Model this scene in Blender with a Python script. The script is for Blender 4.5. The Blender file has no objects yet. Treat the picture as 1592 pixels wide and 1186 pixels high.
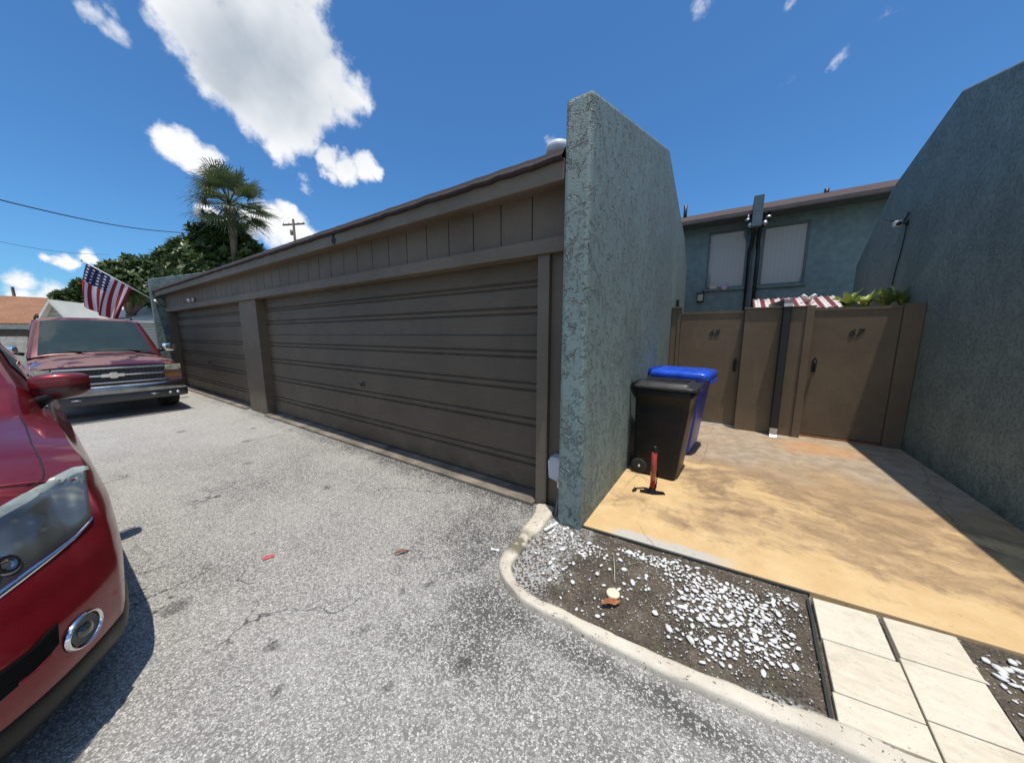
import bpy, bmesh, math, random
from mathutils import Vector, Matrix, noise
from mathutils.bvhtree import BVHTree
R = math.radians
S = bpy.context.scene
COL = S.collection
random.seed(7)
# ------------------------------------------------------------------ camera
CAMZ = 1.5; PITCH = math.atan(73/503); HEAD = R(33.7)
cam = bpy.data.cameras.new('camera'); camo = bpy.data.objects.new('camera', cam); COL.objects.link(camo)
cam.sensor_width = 36; cam.lens = 36*503/1592; cam.clip_end = 3000; cam.clip_start = 0.02
camo.location = (0, 0, CAMZ); camo.rotation_euler = (math.pi/2-PITCH, 0, HEAD)
S.camera = camo
# ------------------------------------------------------------------ light
SUN = Vector((0.125, -0.10, 1.0)).normalized()      # direction towards the sun
EL = math.asin(SUN.z); AZ = math.atan2(SUN.x, SUN.y)
ld = bpy.data.lights.new('sun', 'SUN'); lo = bpy.data.objects.new('sun', ld); COL.objects.link(lo)
ld.energy = 4.2; ld.angle = R(0.53); ld.color = (1.0, 0.95, 0.86)
lo.rotation_euler = SUN.to_track_quat('Z', 'Y').to_euler(); lo.location = (0, 0, 30)
S.view_settings.view_transform = 'Standard'; S.view_settings.look = 'None'
S.view_settings.exposure = 0.0; S.view_settings.gamma = 1.0
try:
    S.cycles.max_bounces = 6; S.cycles.use_denoising = True
except Exception: pass

_f = 503.0
_fw = Vector((-math.sin(HEAD)*math.cos(PITCH), math.cos(HEAD)*math.cos(PITCH), -math.sin(PITCH)))
_rt = Vector((math.cos(HEAD), math.sin(HEAD), 0)); _up = _rt.cross(_fw)
CP = Vector((0, 0, CAMZ))
def ray(x, y): return (_fw*_f+_rt*(x-796)-_up*(y-593)).normalized()
def at_d(x, y, D):
    r = ray(x, y); return CP+r*(D/math.hypot(r.x, r.y))
def at_y(x, y, Y):
    r = ray(x, y); return CP+r*(Y/r.y)

# ---- world: sky texture with clouds
W = bpy.data.worlds.new('World'); S.world = W; W.use_nodes = True
nt = W.node_tree; nt.nodes.clear()
class NG:
    """tiny node-writing helper"""
    def __init__(s, nt): s.nt = nt
    def n(s, t, **kw):
        nd = s.nt.nodes.new(t)
        for k, v in kw.items(): setattr(nd, k, v)
        return nd
    def put(s, sock, v):
        if hasattr(v, 'is_output') or isinstance(v, bpy.types.NodeSocket): s.nt.links.new(v, sock)
        elif v is not None:
            if hasattr(sock.default_value, '__len__') and not hasattr(v, '__len__'): v = (v,)*len(sock.default_value)
            if hasattr(v, '__len__') and len(v) == 3 and len(sock.default_value) == 4: v = tuple(v)+(1,)
            sock.default_value = v
    def m(s, op, a, b=None, c=None, clamp=False):
        nd = s.n('ShaderNodeMath', operation=op, use_clamp=clamp); s.put(nd.inputs[0], a)
        if b is not None: s.put(nd.inputs[1], b)
        if c is not None: s.put(nd.inputs[2], c)
        return nd.outputs[0]
    def v(s, op, a, b=None, sc=None):
        nd = s.n('ShaderNodeVectorMath', operation=op); s.put(nd.inputs[0], a)
        if b is not None: s.put(nd.inputs[1], b)
        if sc is not None: s.put(nd.inputs['Scale'], sc)
        return nd.outputs['Value'] if op in ('LENGTH', 'DISTANCE', 'DOT_PRODUCT') else nd.outputs[0]
    def mix(s, f, a, b, blend='MIX'):
        nd = s.n('ShaderNodeMix', data_type='RGBA', blend_type=blend); s.put(nd.inputs[0], f)
        s.put(nd.inputs[6], a); s.put(nd.inputs[7], b); return nd.outputs[2]
    def ss(s, x, lo, hi, a=0.0, b=1.0):
        nd = s.n('ShaderNodeMapRange', interpolation_type='SMOOTHSTEP')
        s.put(nd.inputs[0], x); s.put(nd.inputs[1], lo); s.put(nd.inputs[2], hi); s.put(nd.inputs[3], a); s.put(nd.inputs[4], b)
        return nd.outputs[0]
    def noise(s, vec, scale, detail=4, rough=0.55, dist=0.0, col=False):
        nd = s.n('ShaderNodeTexNoise'); s.put(nd.inputs['Vector'], vec)
        nd.inputs['Scale'].default_value = scale; nd.inputs['Detail'].default_value = detail
        nd.inputs['Roughness'].default_value = rough; nd.inputs['Distortion'].default_value = dist
        return nd.outputs['Color' if col else 'Fac']
    def vor(s, vec, scale, feature='F1', out='Distance', rand=1.0):
        nd = s.n('ShaderNodeTexVoronoi', feature=feature); s.put(nd.inputs['Vector'], vec)
        nd.inputs['Scale'].default_value = scale; nd.inputs['Randomness'].default_value = rand
        return nd.outputs[out]
    def sep(s, vec):
        nd = s.n('ShaderNodeSeparateXYZ'); s.put(nd.inputs[0], vec); return nd.outputs
    def comb(s, x=0, y=0, z=0):
        nd = s.n('ShaderNodeCombineXYZ'); s.put(nd.inputs[0], x); s.put(nd.inputs[1], y); s.put(nd.inputs[2], z); return nd.outputs[0]
    def pos(s): return s.n('ShaderNodeNewGeometry').outputs['Position']
    def obj(s): return s.n('ShaderNodeTexCoord').outputs['Object']
g = NG(nt)
out = g.n('ShaderNodeOutputWorld'); bg = g.n('ShaderNodeBackground')
sky = g.n('ShaderNodeTexSky', sky_type='NISHITA'); sky.sun_disc = False
sky.sun_elevation = EL; sky.sun_rotation = AZ; sky.altitude = 0; sky.air_density = 1.0; sky.dust_density = 0.6; sky.ozone_density = 2.5
dirv = g.v('NORMALIZE', g.n('ShaderNodeTexCoord').outputs['Generated'])
warp = g.v('SCALE', g.v('SUBTRACT', g.noise(dirv, 7, 6, 0.62, col=True), (0.5, 0.5, 0.5)), sc=0.10)
wd = g.v('ADD', dirv, warp)
# cumulus puffs: (direction sampled where each stands in the sky, angular size, weight)
PUFFS = [(265,10,46,1),(300,35,62,1),(345,60,72,1.1),(395,45,85,1.2),(430,100,82,1.3),(470,70,62,1.1),(485,130,72,1.2),(540,150,48,1),
         (400,150,70,1.2),(440,195,52,1.05),(360,110,56,1),(330,95,40,.9),(470,215,32,.9),(560,160,26,.8),(500,170,40,.9),(520,120,44,1),(535,175,30,.8),(430,225,26,.8),(470,180,50,1.1),(250,-10,40,.9),(320,60,50,1),(400,5,80,1.1),(440,-50,80,1.1),(340,-40,70,1),
         (262,222,34,1),(292,234,40,1.05),(328,246,30,.9),(245,215,22,.8),
         (513,250,24,1),(535,268,27,1),(565,270,27,1),(508,268,18,.9),(585,276,14,.8),
         (330,335,26,.85),(420,345,34,1),(450,360,40,1),(395,350,30,.9),(440,330,22,.9),(470,370,34,.9),
         (105,412,22,1),(135,400,20,1),(148,408,16,1),(90,414,14,.8),(66,403,12,.6),
         (10,435,26,.7),(20,455,24,.6),(60,458,34,.65),(5,460,30,.6)]
WISPS = [(150,25,30,.6),(195,55,34,.62),(185,20,26,.5),(1292,100,20,.6),(1282,108,14,.6),(860,225,16,.8),(852,218,10,.7),(460,265,14,.55),(465,290,14,.6),
         (1220,8,18,.5),(1365,35,20,.42),(1085,12,22,.4),(1225,130,14,.35)]
def blobs(lst):
    acc = None
    for (x, y, r, w) in lst:
        d = ray(x, y); d2 = ray(x, y+4); px = math.acos(max(-1, min(1, d.dot(d2))))/4
        d3 = ray(x+4, y); px3 = math.acos(max(-1, min(1, d.dot(d3))))/4
        rad = r*(px+px3)/2
        f = g.m('MULTIPLY', g.m('SUBTRACT', 1.0, g.m('DIVIDE', g.v('DISTANCE', wd, tuple(d)), rad)), w)
        acc = f if acc is None else g.m('SMOOTH_MAX', acc, f, 0.15)
    return acc
cm = blobs(PUFFS); wm = blobs(WISPS)
fb = g.noise(dirv, 22, 8, 0.62); fb2 = g.noise(dirv, 8, 5, 0.55)
dens = g.ss(g.m('ADD', cm, g.m('MULTIPLY', g.m('SUBTRACT', fb, 0.5), 1.05)), -0.06, 0.50)
wdens = g.m('MULTIPLY', g.ss(g.m('ADD', wm, g.m('MULTIPLY', g.m('SUBTRACT', fb, 0.5), 1.6)), 0.1, 0.75), 0.75)
cd_ = g.v('DISTANCE', g.v('ADD', dirv, g.v('SCALE', g.v('SUBTRACT', g.noise(dirv, 4, 4, 0.55, col=True), (.5, .5, .5)), sc=0.35)), tuple(ray(420, 120)))
core = g.m('MULTIPLY', g.ss(cd_, 0.21, 0.0), g.ss(cm, 0.1, 0.5))
ccol = g.mix(core, (8.8, 8.9, 9.1), (3.9, 4.5, 5.2))
ccol = g.mix(g.ss(fb, 0.35, 0.65, 0.0, 0.14), ccol, (6.6, 7.0, 7.6))
skyc = g.v('MULTIPLY', sky.outputs[0], (0.50, 0.93, 1.27))
# scattered fair-weather cumulus over the rest of the sky, behind the viewer
away = g.ss(g.v('DOT_PRODUCT', dirv, tuple(_fw)), -0.15, 0.25, 1, 0)
hz = g.ss(g.sep(dirv)[2], 0.02, 0.15)
rest = g.m('MULTIPLY', g.m('MULTIPLY', g.ss(g.noise(dirv, 3.2, 8, 0.6), 0.50, 0.60), away), hz)
dens_all = g.m('MAXIMUM', g.m('MAXIMUM', dens, wdens), rest)
final = g.mix(dens_all, skyc, ccol)
g.put(bg.inputs[0], final); bg.inputs[1].default_value = 0.115
nt.links.new(bg.outputs[0], out.inputs[0])
W.cycles.sampling_method = 'MANUAL'; W.cycles.sample_map_resolution = 512

# ------------------------------------------------------------------ tagging and mesh helpers
def tag(o, label=None, cat=None, group=None, kind=None):
    if label: o['label'] = label
    if cat: o['category'] = cat
    if group: o['group'] = group
    if kind: o['kind'] = kind
    return o
def thing(name, label, cat, loc=(0, 0, 0), rz=0.0, group=None):
    o = bpy.data.objects.new(name, None); COL.objects.link(o); o.empty_display_size = 0.2
    o.location = loc; o.rotation_euler = (0, 0, rz); return tag(o, label, cat, group)
class MB:
    def __init__(s): s.v = []; s.f = []; s.smooth = []
    def add(s, vs, fs, smooth=False):
        b = len(s.v); s.v += [tuple(v) for v in vs]
        for f in fs: s.f.append(tuple(b+i for i in f)); s.smooth.append(smooth)
    def box(s, x0, x1, y0, y1, z0, z1):
        v = [(x, y, z) for x in (x0, x1) for y in (y0, y1) for z in (z0, z1)]
        s.add(v, [(0,1,3,2),(4,6,7,5),(0,4,5,1),(2,3,7,6),(0,2,6,4),(1,5,7,3)]); return s
    def prism(s, pts, a0, a1, axis='y'):
        n = len(pts)
        def P(p, a):
            return (p[0], a, p[1]) if axis == 'y' else ((a, p[0], p[1]) if axis == 'x' else (p[0], p[1], a))
        s.add([P(p, a0) for p in pts]+[P(p, a1) for p in pts],
              [tuple(range(n))[::-1], tuple(range(n, 2*n))]+[(i, (i+1) % n, n+(i+1) % n, n+i) for i in range(n)]); return s
    def tube(s, pts, r, n=10, cap=True):
        pts = [Vector(p) for p in pts]; rings = []
        rr = r if hasattr(r, '__len__') else [r]*len(pts)
        up0 = Vector((0, 0, 1))
        for i, p in enumerate(pts):
            d = (pts[min(i+1, len(pts)-1)]-pts[max(i-1, 0)]).normalized()
            a = d.cross(up0)
            if a.length < 1e-3: a = d.cross(Vector((1, 0, 0)))
            a.normalize(); b = d.cross(a)
            rings.append([p+a*math.cos(2*math.pi*k/n)*rr[i]+b*math.sin(2*math.pi*k/n)*rr[i] for k in range(n)])
        vs = [q for ring in rings for q in ring]
        fs = [(i*n+k, i*n+(k+1) % n, (i+1)*n+(k+1) % n, (i+1)*n+k) for i in range(len(pts)-1) for k in range(n)]
        s.add(vs, fs, True)
        if cap: s.add(rings[0], [tuple(range(n))]); s.add(rings[-1], [tuple(range(n))[::-1]])
        return s
    def lathe(s, prof, c=(0, 0, 0), axis='z', n=32):
        vs = []
        for (r, h) in prof:
            for k in range(n):
                a = 2*math.pi*k/n; x, y = r*math.cos(a), r*math.sin(a)
                p = (x, y, h) if axis == 'z' else ((x, h, y) if axis == 'y' else (h, x, y))
                vs.append((p[0]+c[0], p[1]+c[1], p[2]+c[2]))
        fs = [(i*n+k, i*n+(k+1) % n, (i+1)*n+(k+1) % n, (i+1)*n+k) for i in range(len(prof)-1) for k in range(n)]
        s.add(vs, fs, True); return s
    def grid(s, rows, smooth=True, flip=False):
        n = len(rows[0]); vs = [p for r in rows for p in r]
        fs = []
        for i in range(len(rows)-1):
            for k in range(n-1):
                q = (i*n+k, i*n+k+1, (i+1)*n+k+1, (i+1)*n+k); fs.append(q[::-1] if flip else q)
        s.add(vs, fs, smooth); return s
    def build(s, name, mat, parent=None, bevel=0, sub=0, loc=None, solid=0, angle=40):
        me = bpy.data.meshes.new(name); me.from_pydata(s.v, [], s.f); me.polygons.foreach_set('use_smooth', s.smooth)
        me.update(); bm = bmesh.new(); bm.from_mesh(me); bmesh.ops.remove_doubles(bm, verts=bm.verts, dist=1e-5)
        bmesh.ops.recalc_face_normals(bm, faces=bm.faces); bm.to_mesh(me); bm.free()
        o = bpy.data.objects.new(name, me); COL.objects.link(o)
        if mat: me.materials.append(mat)
        if parent: o.parent = parent
        if loc: o.location = loc
        if solid: m = o.modifiers.new('s', 'SOLIDIFY'); m.thickness = solid
        if bevel: m = o.modifiers.new('b', 'BEVEL'); m.width = bevel; m.segments = 2; m.limit_method = 'ANGLE'; m.angle_limit = R(angle)
        if sub: m = o.modifiers.new('u', 'SUBSURF'); m.levels = sub; m.render_levels = sub
        return o
def copy_tree(o, parent=None):
    c = o.copy(); COL.objects.link(c); c.parent = parent
    for ch in list(o.children): copy_tree(ch, c)
    return c

# ------------------------------------------------------------------ materials
def newmat(name):
    m = bpy.data.materials.new(name); m.use_nodes = True; nt = m.node_tree
    return m, NG(nt), nt.nodes['Principled BSDF']
def bump(g, b, h, strength=0.5, dist=0.01):
    nd = g.n('ShaderNodeBump'); nd.inputs['Strength'].default_value = strength; nd.inputs['Distance'].default_value = dist
    g.put(nd.inputs['Height'], h); g.nt.links.new(nd.outputs[0], b.inputs['Normal'])
def simple(name, col, rough=0.6, metal=0.0, var=0.12, vs=6.0, bs=0.0, bscale=60, coat=0.0, spec=None, obj=True):
    m, g, b = newmat(name); p = g.obj() if obj else g.pos()
    n = g.noise(p, vs, 5, 0.6)
    c2 = tuple(c*(1-var*2) for c in col); c1 = tuple(min(1, c*(1+var)) for c in col)
    g.put(b.inputs['Base Color'], g.mix(g.ss(n, 0.3, 0.7), c2, c1))
    g.put(b.inputs['Roughness'], g.ss(n, 0.2, 0.8, rough*0.85, min(1, rough*1.15))); b.inputs['Metallic'].default_value = metal
    if bs: bump(g, b, g.noise(p, bscale, 3, 0.6), bs, 0.005)
    if coat: b.inputs['Coat Weight'].default_value = coat; b.inputs['Coat Roughness'].default_value = 0.04
    if spec is not None: b.inputs['Specular IOR Level'].default_value = spec
    return m
M = {}
def m_stucco(name, col, fine=1.0, dist=0.040):
    m, g, b = newmat(name); p = g.pos()
    w = g.v('ADD', p, g.v('SCALE', g.noise(p, 9, 3, col=True), sc=0.10))
    a = g.noise(w, 10*fine, 3, 0.6, 0.5)
    lip = g.m('MULTIPLY', g.ss(a, 0.54, 0.555), g.ss(a, 0.555, 0.62, 1, 0.35))      # trowelled knock-down flakes with sharp lips
    a2 = g.noise(w, 26*fine, 4, 0.62, 0.7); patch_ = g.ss(g.noise(p, 3.1, 3), 0.40, 0.62)
    flake = lip; fl2 = g.m('MULTIPLY', g.m('MULTIPLY', g.ss(a2, 0.55, 0.57), g.ss(a2, 0.57, 0.66, 1, 0.4)), patch_)
    h = g.m('ADD', g.m('ADD', flake, g.m('MULTIPLY', fl2, 0.75)), g.m('MULTIPLY', g.noise(p, 120, 3), 0.25))
    bump(g, b, h, 1.0, dist)
    big = g.noise(p, 0.9, 4, 0.6)
    c = g.mix(g.ss(big, 0.3, 0.7), tuple(x*0.86 for x in col), tuple(x*1.08 for x in col))
    st = g.noise(g.v('MULTIPLY', p, (5, 5, 0.5)), 1.6, 4, 0.6)
    c = g.mix(g.ss(st, 0.55, 0.75, 0, 0.25), c, (col[0]*0.7, col[1]*0.75, col[2]*0.72))
    z = g.sep(p)[2]
    c = g.mix(g.m('MULTIPLY', g.ss(z, 0.0, 0.28, 1, 0), g.ss(g.noise(p, 7, 4), 0.4, 0.65)), c, (col[0]*.55, col[1]*.6, col[2]*.52))
    g.put(b.inputs['Base Color'], c); b.inputs['Roughness'].default_value = 0.62
    return m
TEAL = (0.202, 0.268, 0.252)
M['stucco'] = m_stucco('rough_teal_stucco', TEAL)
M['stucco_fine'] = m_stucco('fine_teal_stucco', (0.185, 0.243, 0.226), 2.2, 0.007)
def m_brown(name, col, grain=(1, 1, 8)):
    m, g, b = newmat(name); p = g.pos()
    n = g.noise(p, 1.3, 5, 0.6); s = g.noise(g.v('MULTIPLY', p, grain), 9, 4, 0.6)
    c = g.mix(g.ss(n, 0.3, 0.7), tuple(x*0.86 for x in col), tuple(x*1.12 for x in col))
    c = g.mix(g.ss(s, 0.5, 0.8, 0, 0.3), c, tuple(x*0.72 for x in col))
    c = g.mix(g.ss(g.noise(g.v('MULTIPLY', p, (2.5, 1, 0.7)), 1.7, 6, 0.7), 0.55, 0.75, 0, 0.35), c, tuple(x*1.6 for x in col))
    c = g.mix(g.ss(g.noise(p, 26, 3, 0.7), 0.66, 0.74, 0, 0.5), c, tuple(x*0.45 for x in col))
    d = g.m('MULTIPLY', g.ss(g.sep(p)[2], 0.0, 0.45, 1, 0), g.ss(g.noise(p, 5, 5), 0.42, 0.7))
    c = g.mix(g.m('MULTIPLY', d, 0.55), c, (0.20, 0.165, 0.12))
    g.put(b.inputs['Base Color'], c); g.put(b.inputs['Roughness'], g.ss(s, 0.2, 0.8, 0.5, 0.72))
    bump(g, b, g.m('ADD', g.m('ADD', s, g.m('MULTIPLY', g.noise(p, 90, 2), 0.4)), g.m('MULTIPLY', g.noise(p, 2.2, 3), 6)), 0.28, 0.004)
    return m
BR = (0.130, 0.099, 0.066)
M['brown'] = m_brown('brown_painted_board', BR, (8, 8, 0.8))
M['door'] = m_brown('brown_painted_door', (0.110, 0.083, 0.055), (0.6, 8, 6))
M['trim'] = m_brown('brown_painted_trim', (0.148, 0.117, 0.082), (1, 8, 6))
M['gate'] = m_brown('gate_board_paint', (0.158, 0.116, 0.070), (4, 4, 1))
def m_shingle(name, c1, c2):
    m, g, b = newmat(name); p = g.pos()
    br = g.n('ShaderNodeTexBrick'); g.put(br.inputs['Vector'], p); br.inputs['Scale'].default_value = 3.2
    g.put(br.inputs['Color1'], c1); g.put(br.inputs['Color2'], c2); g.put(br.inputs['Mortar'], tuple(x*0.5 for x in c1)); br.inputs['Mortar Size'].default_value = 0.02
    c = g.mix(g.ss(g.noise(p, 1.5, 6), 0.35, 0.65, 0, 0.5), br.outputs[0], tuple(x*0.6 for x in c2))
    c = g.mix(g.ss(g.noise(p, 60, 2), 0.4, 0.7, 0, 0.4), c, tuple(x*1.5 for x in c1))
    g.put(b.inputs['Base Color'], c); b.inputs['Roughness'].default_value = 0.9
    bump(g, b, g.noise(p, 45, 3), 0.5, 0.01); return m
M['shingle'] = m_shingle('brown_asphalt_shingle', (0.070, 0.044, 0.038), (0.095, 0.058, 0.048))
M['shingle_dark'] = m_shingle('dark_shingle_edge', (0.030, 0.021, 0.020), (0.042, 0.028, 0.026))
M['shingle_tan'] = m_shingle('tan_rust_shingle', (0.33, 0.16, 0.085), (0.27, 0.13, 0.07))
M['black'] = simple('black_plastic', (0.010, 0.010, 0.0105), 0.42, bs=0.12, bscale=220, spec=0.25)
M['darkgrey'] = simple('dark_grey_lid_plastic', (0.035, 0.035, 0.036), 0.42, bs=0.12, bscale=220, spec=0.3)
M['black_metal'] = simple('black_painted_metal', (0.012, 0.012, 0.012), 0.45)
M['rubber'] = simple('tyre_rubber', (0.022, 0.022, 0.023), 0.8, bs=0.3)
M['blue'] = simple('blue_bin_plastic', (0.012, 0.045, 0.40), 0.34, bs=0.1, bscale=200)
M['blue_lid'] = simple('blue_lid_plastic', (0.016, 0.085, 0.60), 0.28, bs=0.08, bscale=200)
M['galv'] = simple('galvanised_metal', (0.62, 0.64, 0.66), 0.35, 0.8)
M['chrome'] = simple('chrome', (0.80, 0.81, 0.82), 0.08, 1.0, var=0.02)
M['white'] = simple('white_paint', (0.78, 0.78, 0.76), 0.5, var=0.06)
M['grey_plastic'] = simple('light_grey_plastic', (0.52, 0.54, 0.57), 0.5, var=0.08)
M['winframe'] = simple('dark_window_frame', (0.10, 0.13, 0.14), 0.4)
def m_glass_dark(name, col=(0.02, 0.03, 0.03), rough=0.03):
    m, g, b = newmat(name); p = g.obj()
    g.put(b.inputs['Base Color'], g.mix(g.noise(p, 3, 3), col, tuple(x*1.8 for x in col)))
    b.inputs['Roughness'].default_value = rough; b.inputs['Specular IOR Level'].default_value = 0.42; return m
M['glass'] = m_glass_dark('dark_car_glass')
def m_blinds():
    m, g, b = newmat('window_with_vertical_blinds'); p = g.pos()
    x = g.sep(p)[0]; w = g.m('SINE', g.m('MULTIPLY', x, 2*math.pi/0.085))
    c = g.mix(g.ss(w, -0.9, 0.9), (0.215, 0.25, 0.262), (0.232, 0.268, 0.28)); g.put(b.inputs['Base Color'], c)
    b.inputs['Roughness'].default_value = 0.5; b.inputs['Coat Weight'].default_value = 1; b.inputs['Coat Roughness'].default_value = 0.02; return m
M['blinds'] = m_blinds()
def m_paint(name, col, metal=0.55):
    m, g, b = newmat(name); p = g.obj()
    fl = g.noise(p, 900, 1); dust = g.noise(p, 3, 5)
    c = g.mix(g.ss(fl, 0.3, 0.7), tuple(x*0.8 for x in col), tuple(x*1.25 for x in col))
    c = g.mix(g.ss(dust, 0.45, 0.8, 0.0, 0.07), c, (0.30, 0.24, 0.21))
    g.put(b.inputs['Base Color'], c); b.inputs['Metallic'].default_value = metal
    g.put(b.inputs['Roughness'], g.ss(dust, 0.3, 0.7, 0.28, 0.40)); b.inputs['Coat Weight'].default_value = 0.55
    g.put(b.inputs['Coat Roughness'], g.ss(dust, 0.35, 0.75, 0.02, 0.10)); return m
M['red'] = m_paint('deep_red_metallic_paint', (0.185, 0.007, 0.012))
def m_faded():
    m, g, b = newmat('faded_maroon_paint'); p = g.obj(); nz = g.sep(g.n('ShaderNodeNewGeometry').outputs['Normal'])[2]
    n = g.noise(p, 1.9, 6, .62, .8); f = g.m('MULTIPLY', g.ss(n, .47, .53), g.ss(nz, .75, .93))
    c = g.mix(f, (0.10, 0.010, 0.013), (0.22, 0.125, 0.12)); g.put(b.inputs['Base Color'], c); b.inputs['Metallic'].default_value = .25
    g.put(b.inputs['Roughness'], g.ss(f, 0, 1, .35, .7)); g.put(b.inputs['Coat Weight'], g.ss(f, 0, 1, 1, 0)); b.inputs['Coat Roughness'].default_value = .05; return m
M['maroon'] = m_faded()

# ground positions of stains on the asphalt (metres)
SPOTS = [(-2.44,0.29,.075),(-1.74,0.49,.04),(-1.44,0.79,.028),(-1.47,0.75,.018),(-1.49,1.07,.032),(-1.40,1.20,.034),(-1.48,0.42,.035),(-0.90,0.95,.045),
         (-3.2,1.5,.05),(-2.9,0.8,.02),(-4.6,1.3,.05),(-2.0,1.2,.02),(-1.1,0.7,.02),(-0.3,0.9,.03),(0.3,0.8,.03),(-5.6,1.6,.07),(-6.3,1.9,.06),(-7.0,1.2,.08)]
def m_asphalt():
    m, g, b = newmat('worn_exposed_aggregate_asphalt'); p = g.pos()
    P2 = g.v('MULTIPLY', p, (1, 1, 0))
    w = g.v('ADD', P2, g.v('SCALE', g.v('SUBTRACT', g.noise(P2, 60, 2, col=True), (.5, .5, .5)), sc=0.012))
    vd = g.vor(w, 122, 'F1'); vc = g.vor(w, 122, 'F1', 'Color'); r = g.sep(vc)[0]
    e = g.vor(w, 122, 'DISTANCE_TO_EDGE')
    big = g.noise(P2, 0.55, 5, 0.6); mid = g.noise(g.v('MULTIPLY', P2, (0.55, 1.25, 1)), 2.6, 6, 0.62)
    x, y, z = g.sep(p)
    wear = g.m('ADD', g.ss(big, 0.3, 0.7, 0.52, 0.78), g.m('MULTIPLY', g.m('SUBTRACT', mid, 0.5), 0.6))
    # worn pale wheel area further down the drive, tarry around the kerb and below the garage sill
    pale = g.ss(x, -8.5, -2.5, 0.30, 0.0)
    k1 = g.m('SUBTRACT', 1.0, g.m('DIVIDE', g.v('DISTANCE', P2, (-1.45, 1.75, 0)), 0.85))
    k2 = g.m('SUBTRACT', 1.0, g.m('DIVIDE', g.v('DISTANCE', P2, (-1.0, 1.15, 0)), 0.6))
    k3 = g.m('MULTIPLY', g.ss(y, 1.95, 2.35), g.ss(x, -13, -2, 0.6, 1.0))
    k4 = g.m('MULTIPLY', g.ss(g.m('ABSOLUTE', g.m('SUBTRACT', y, 1.28)), 0.0, 0.13, 1, 0), g.ss(x, -1.0, -0.4, 0.1, 0.75))
    k5 = g.m('SUBTRACT', 1.0, g.m('DIVIDE', g.v('DISTANCE', P2, (-3.9, 1.1, 0)), 0.8))
    tar = g.m('MAXIMUM', g.m('MAXIMUM', k1, k2), g.m('MAXIMUM', k3, g.m('MAXIMUM', k4, g.m('MULTIPLY', k5, 0.6))))
    tar = g.ss(g.m('ADD', tar, g.m('MULTIPLY', g.m('SUBTRACT', g.noise(P2, 5, 5, 0.65), 0.5), 1.8)), 0.12, 1.0)
    bright = g.m('ADD', g.m('SUBTRACT', wear, g.m('MULTIPLY', tar, 0.46)), pale)
    thr = g.m('SUBTRACT', 1.0, bright)
    stone = g.ss(g.m('SUBTRACT', r, g.m('MULTIPLY', thr, 0.72)), -0.05, 0.10)
    tone = g.sep(vc)[1]
    sc_ = g.mix(tone, (0.31, 0.295, 0.27), (0.66, 0.63, 0.575))
    bind = g.mix(bright, (0.05, 0.048, 0.045), (0.275, 0.26, 0.238))
    c = g.mix(g.m('MULTIPLY', stone, g.ss(e, 0.02, 0.16)), bind, sc_)
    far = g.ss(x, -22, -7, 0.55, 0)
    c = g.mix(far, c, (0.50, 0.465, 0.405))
    # oil and gum spots
    acc = None
    wp = g.v('ADD', P2, g.v('SCALE', g.v('SUBTRACT', g.noise(P2, 22, 3, col=True), (.5, .5, .5)), sc=0.09))
    for (sx, sy, sr) in SPOTS:
        f = g.m('DIVIDE', g.v('DISTANCE', wp, (sx, sy, 0.0)), sr)
        acc = f if acc is None else g.m('MINIMUM', acc, f)
    c = g.mix(g.m('MULTIPLY', g.m('MULTIPLY', g.ss(acc, 0.4, 1.15, 1, 0), g.ss(g.noise(P2, 70, 3), 0.35, 0.6, 0.35, 1.0)), 0.72), c, (0.02, 0.019, 0.018))
    # hairline cracks
    cw = g.v('ADD', P2, g.v('SCALE', g.noise(P2, 3, 4, col=True), sc=0.5))
    cr = g.m('MULTIPLY', g.ss(g.vor(cw, 0.75, 'DISTANCE_TO_EDGE'), 0.0, 0.007, 1, 0), g.ss(g.noise(P2, 0.9, 2), 0.52, 0.62))
    c = g.mix(g.m('MULTIPLY', cr, 0.8), c, (0.02, 0.02, 0.02))
    g.put(b.inputs['Base Color'], c); b.inputs['Roughness'].default_value = 0.85
    h = g.m('SUBTRACT', g.m('MULTIPLY', stone, g.ss(vd, 0.0, 0.6, 1, 0.3)), cr)
    bump(g, b, h, 0.6, 0.006); return m
M['asphalt'] = m_asphalt()
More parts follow.
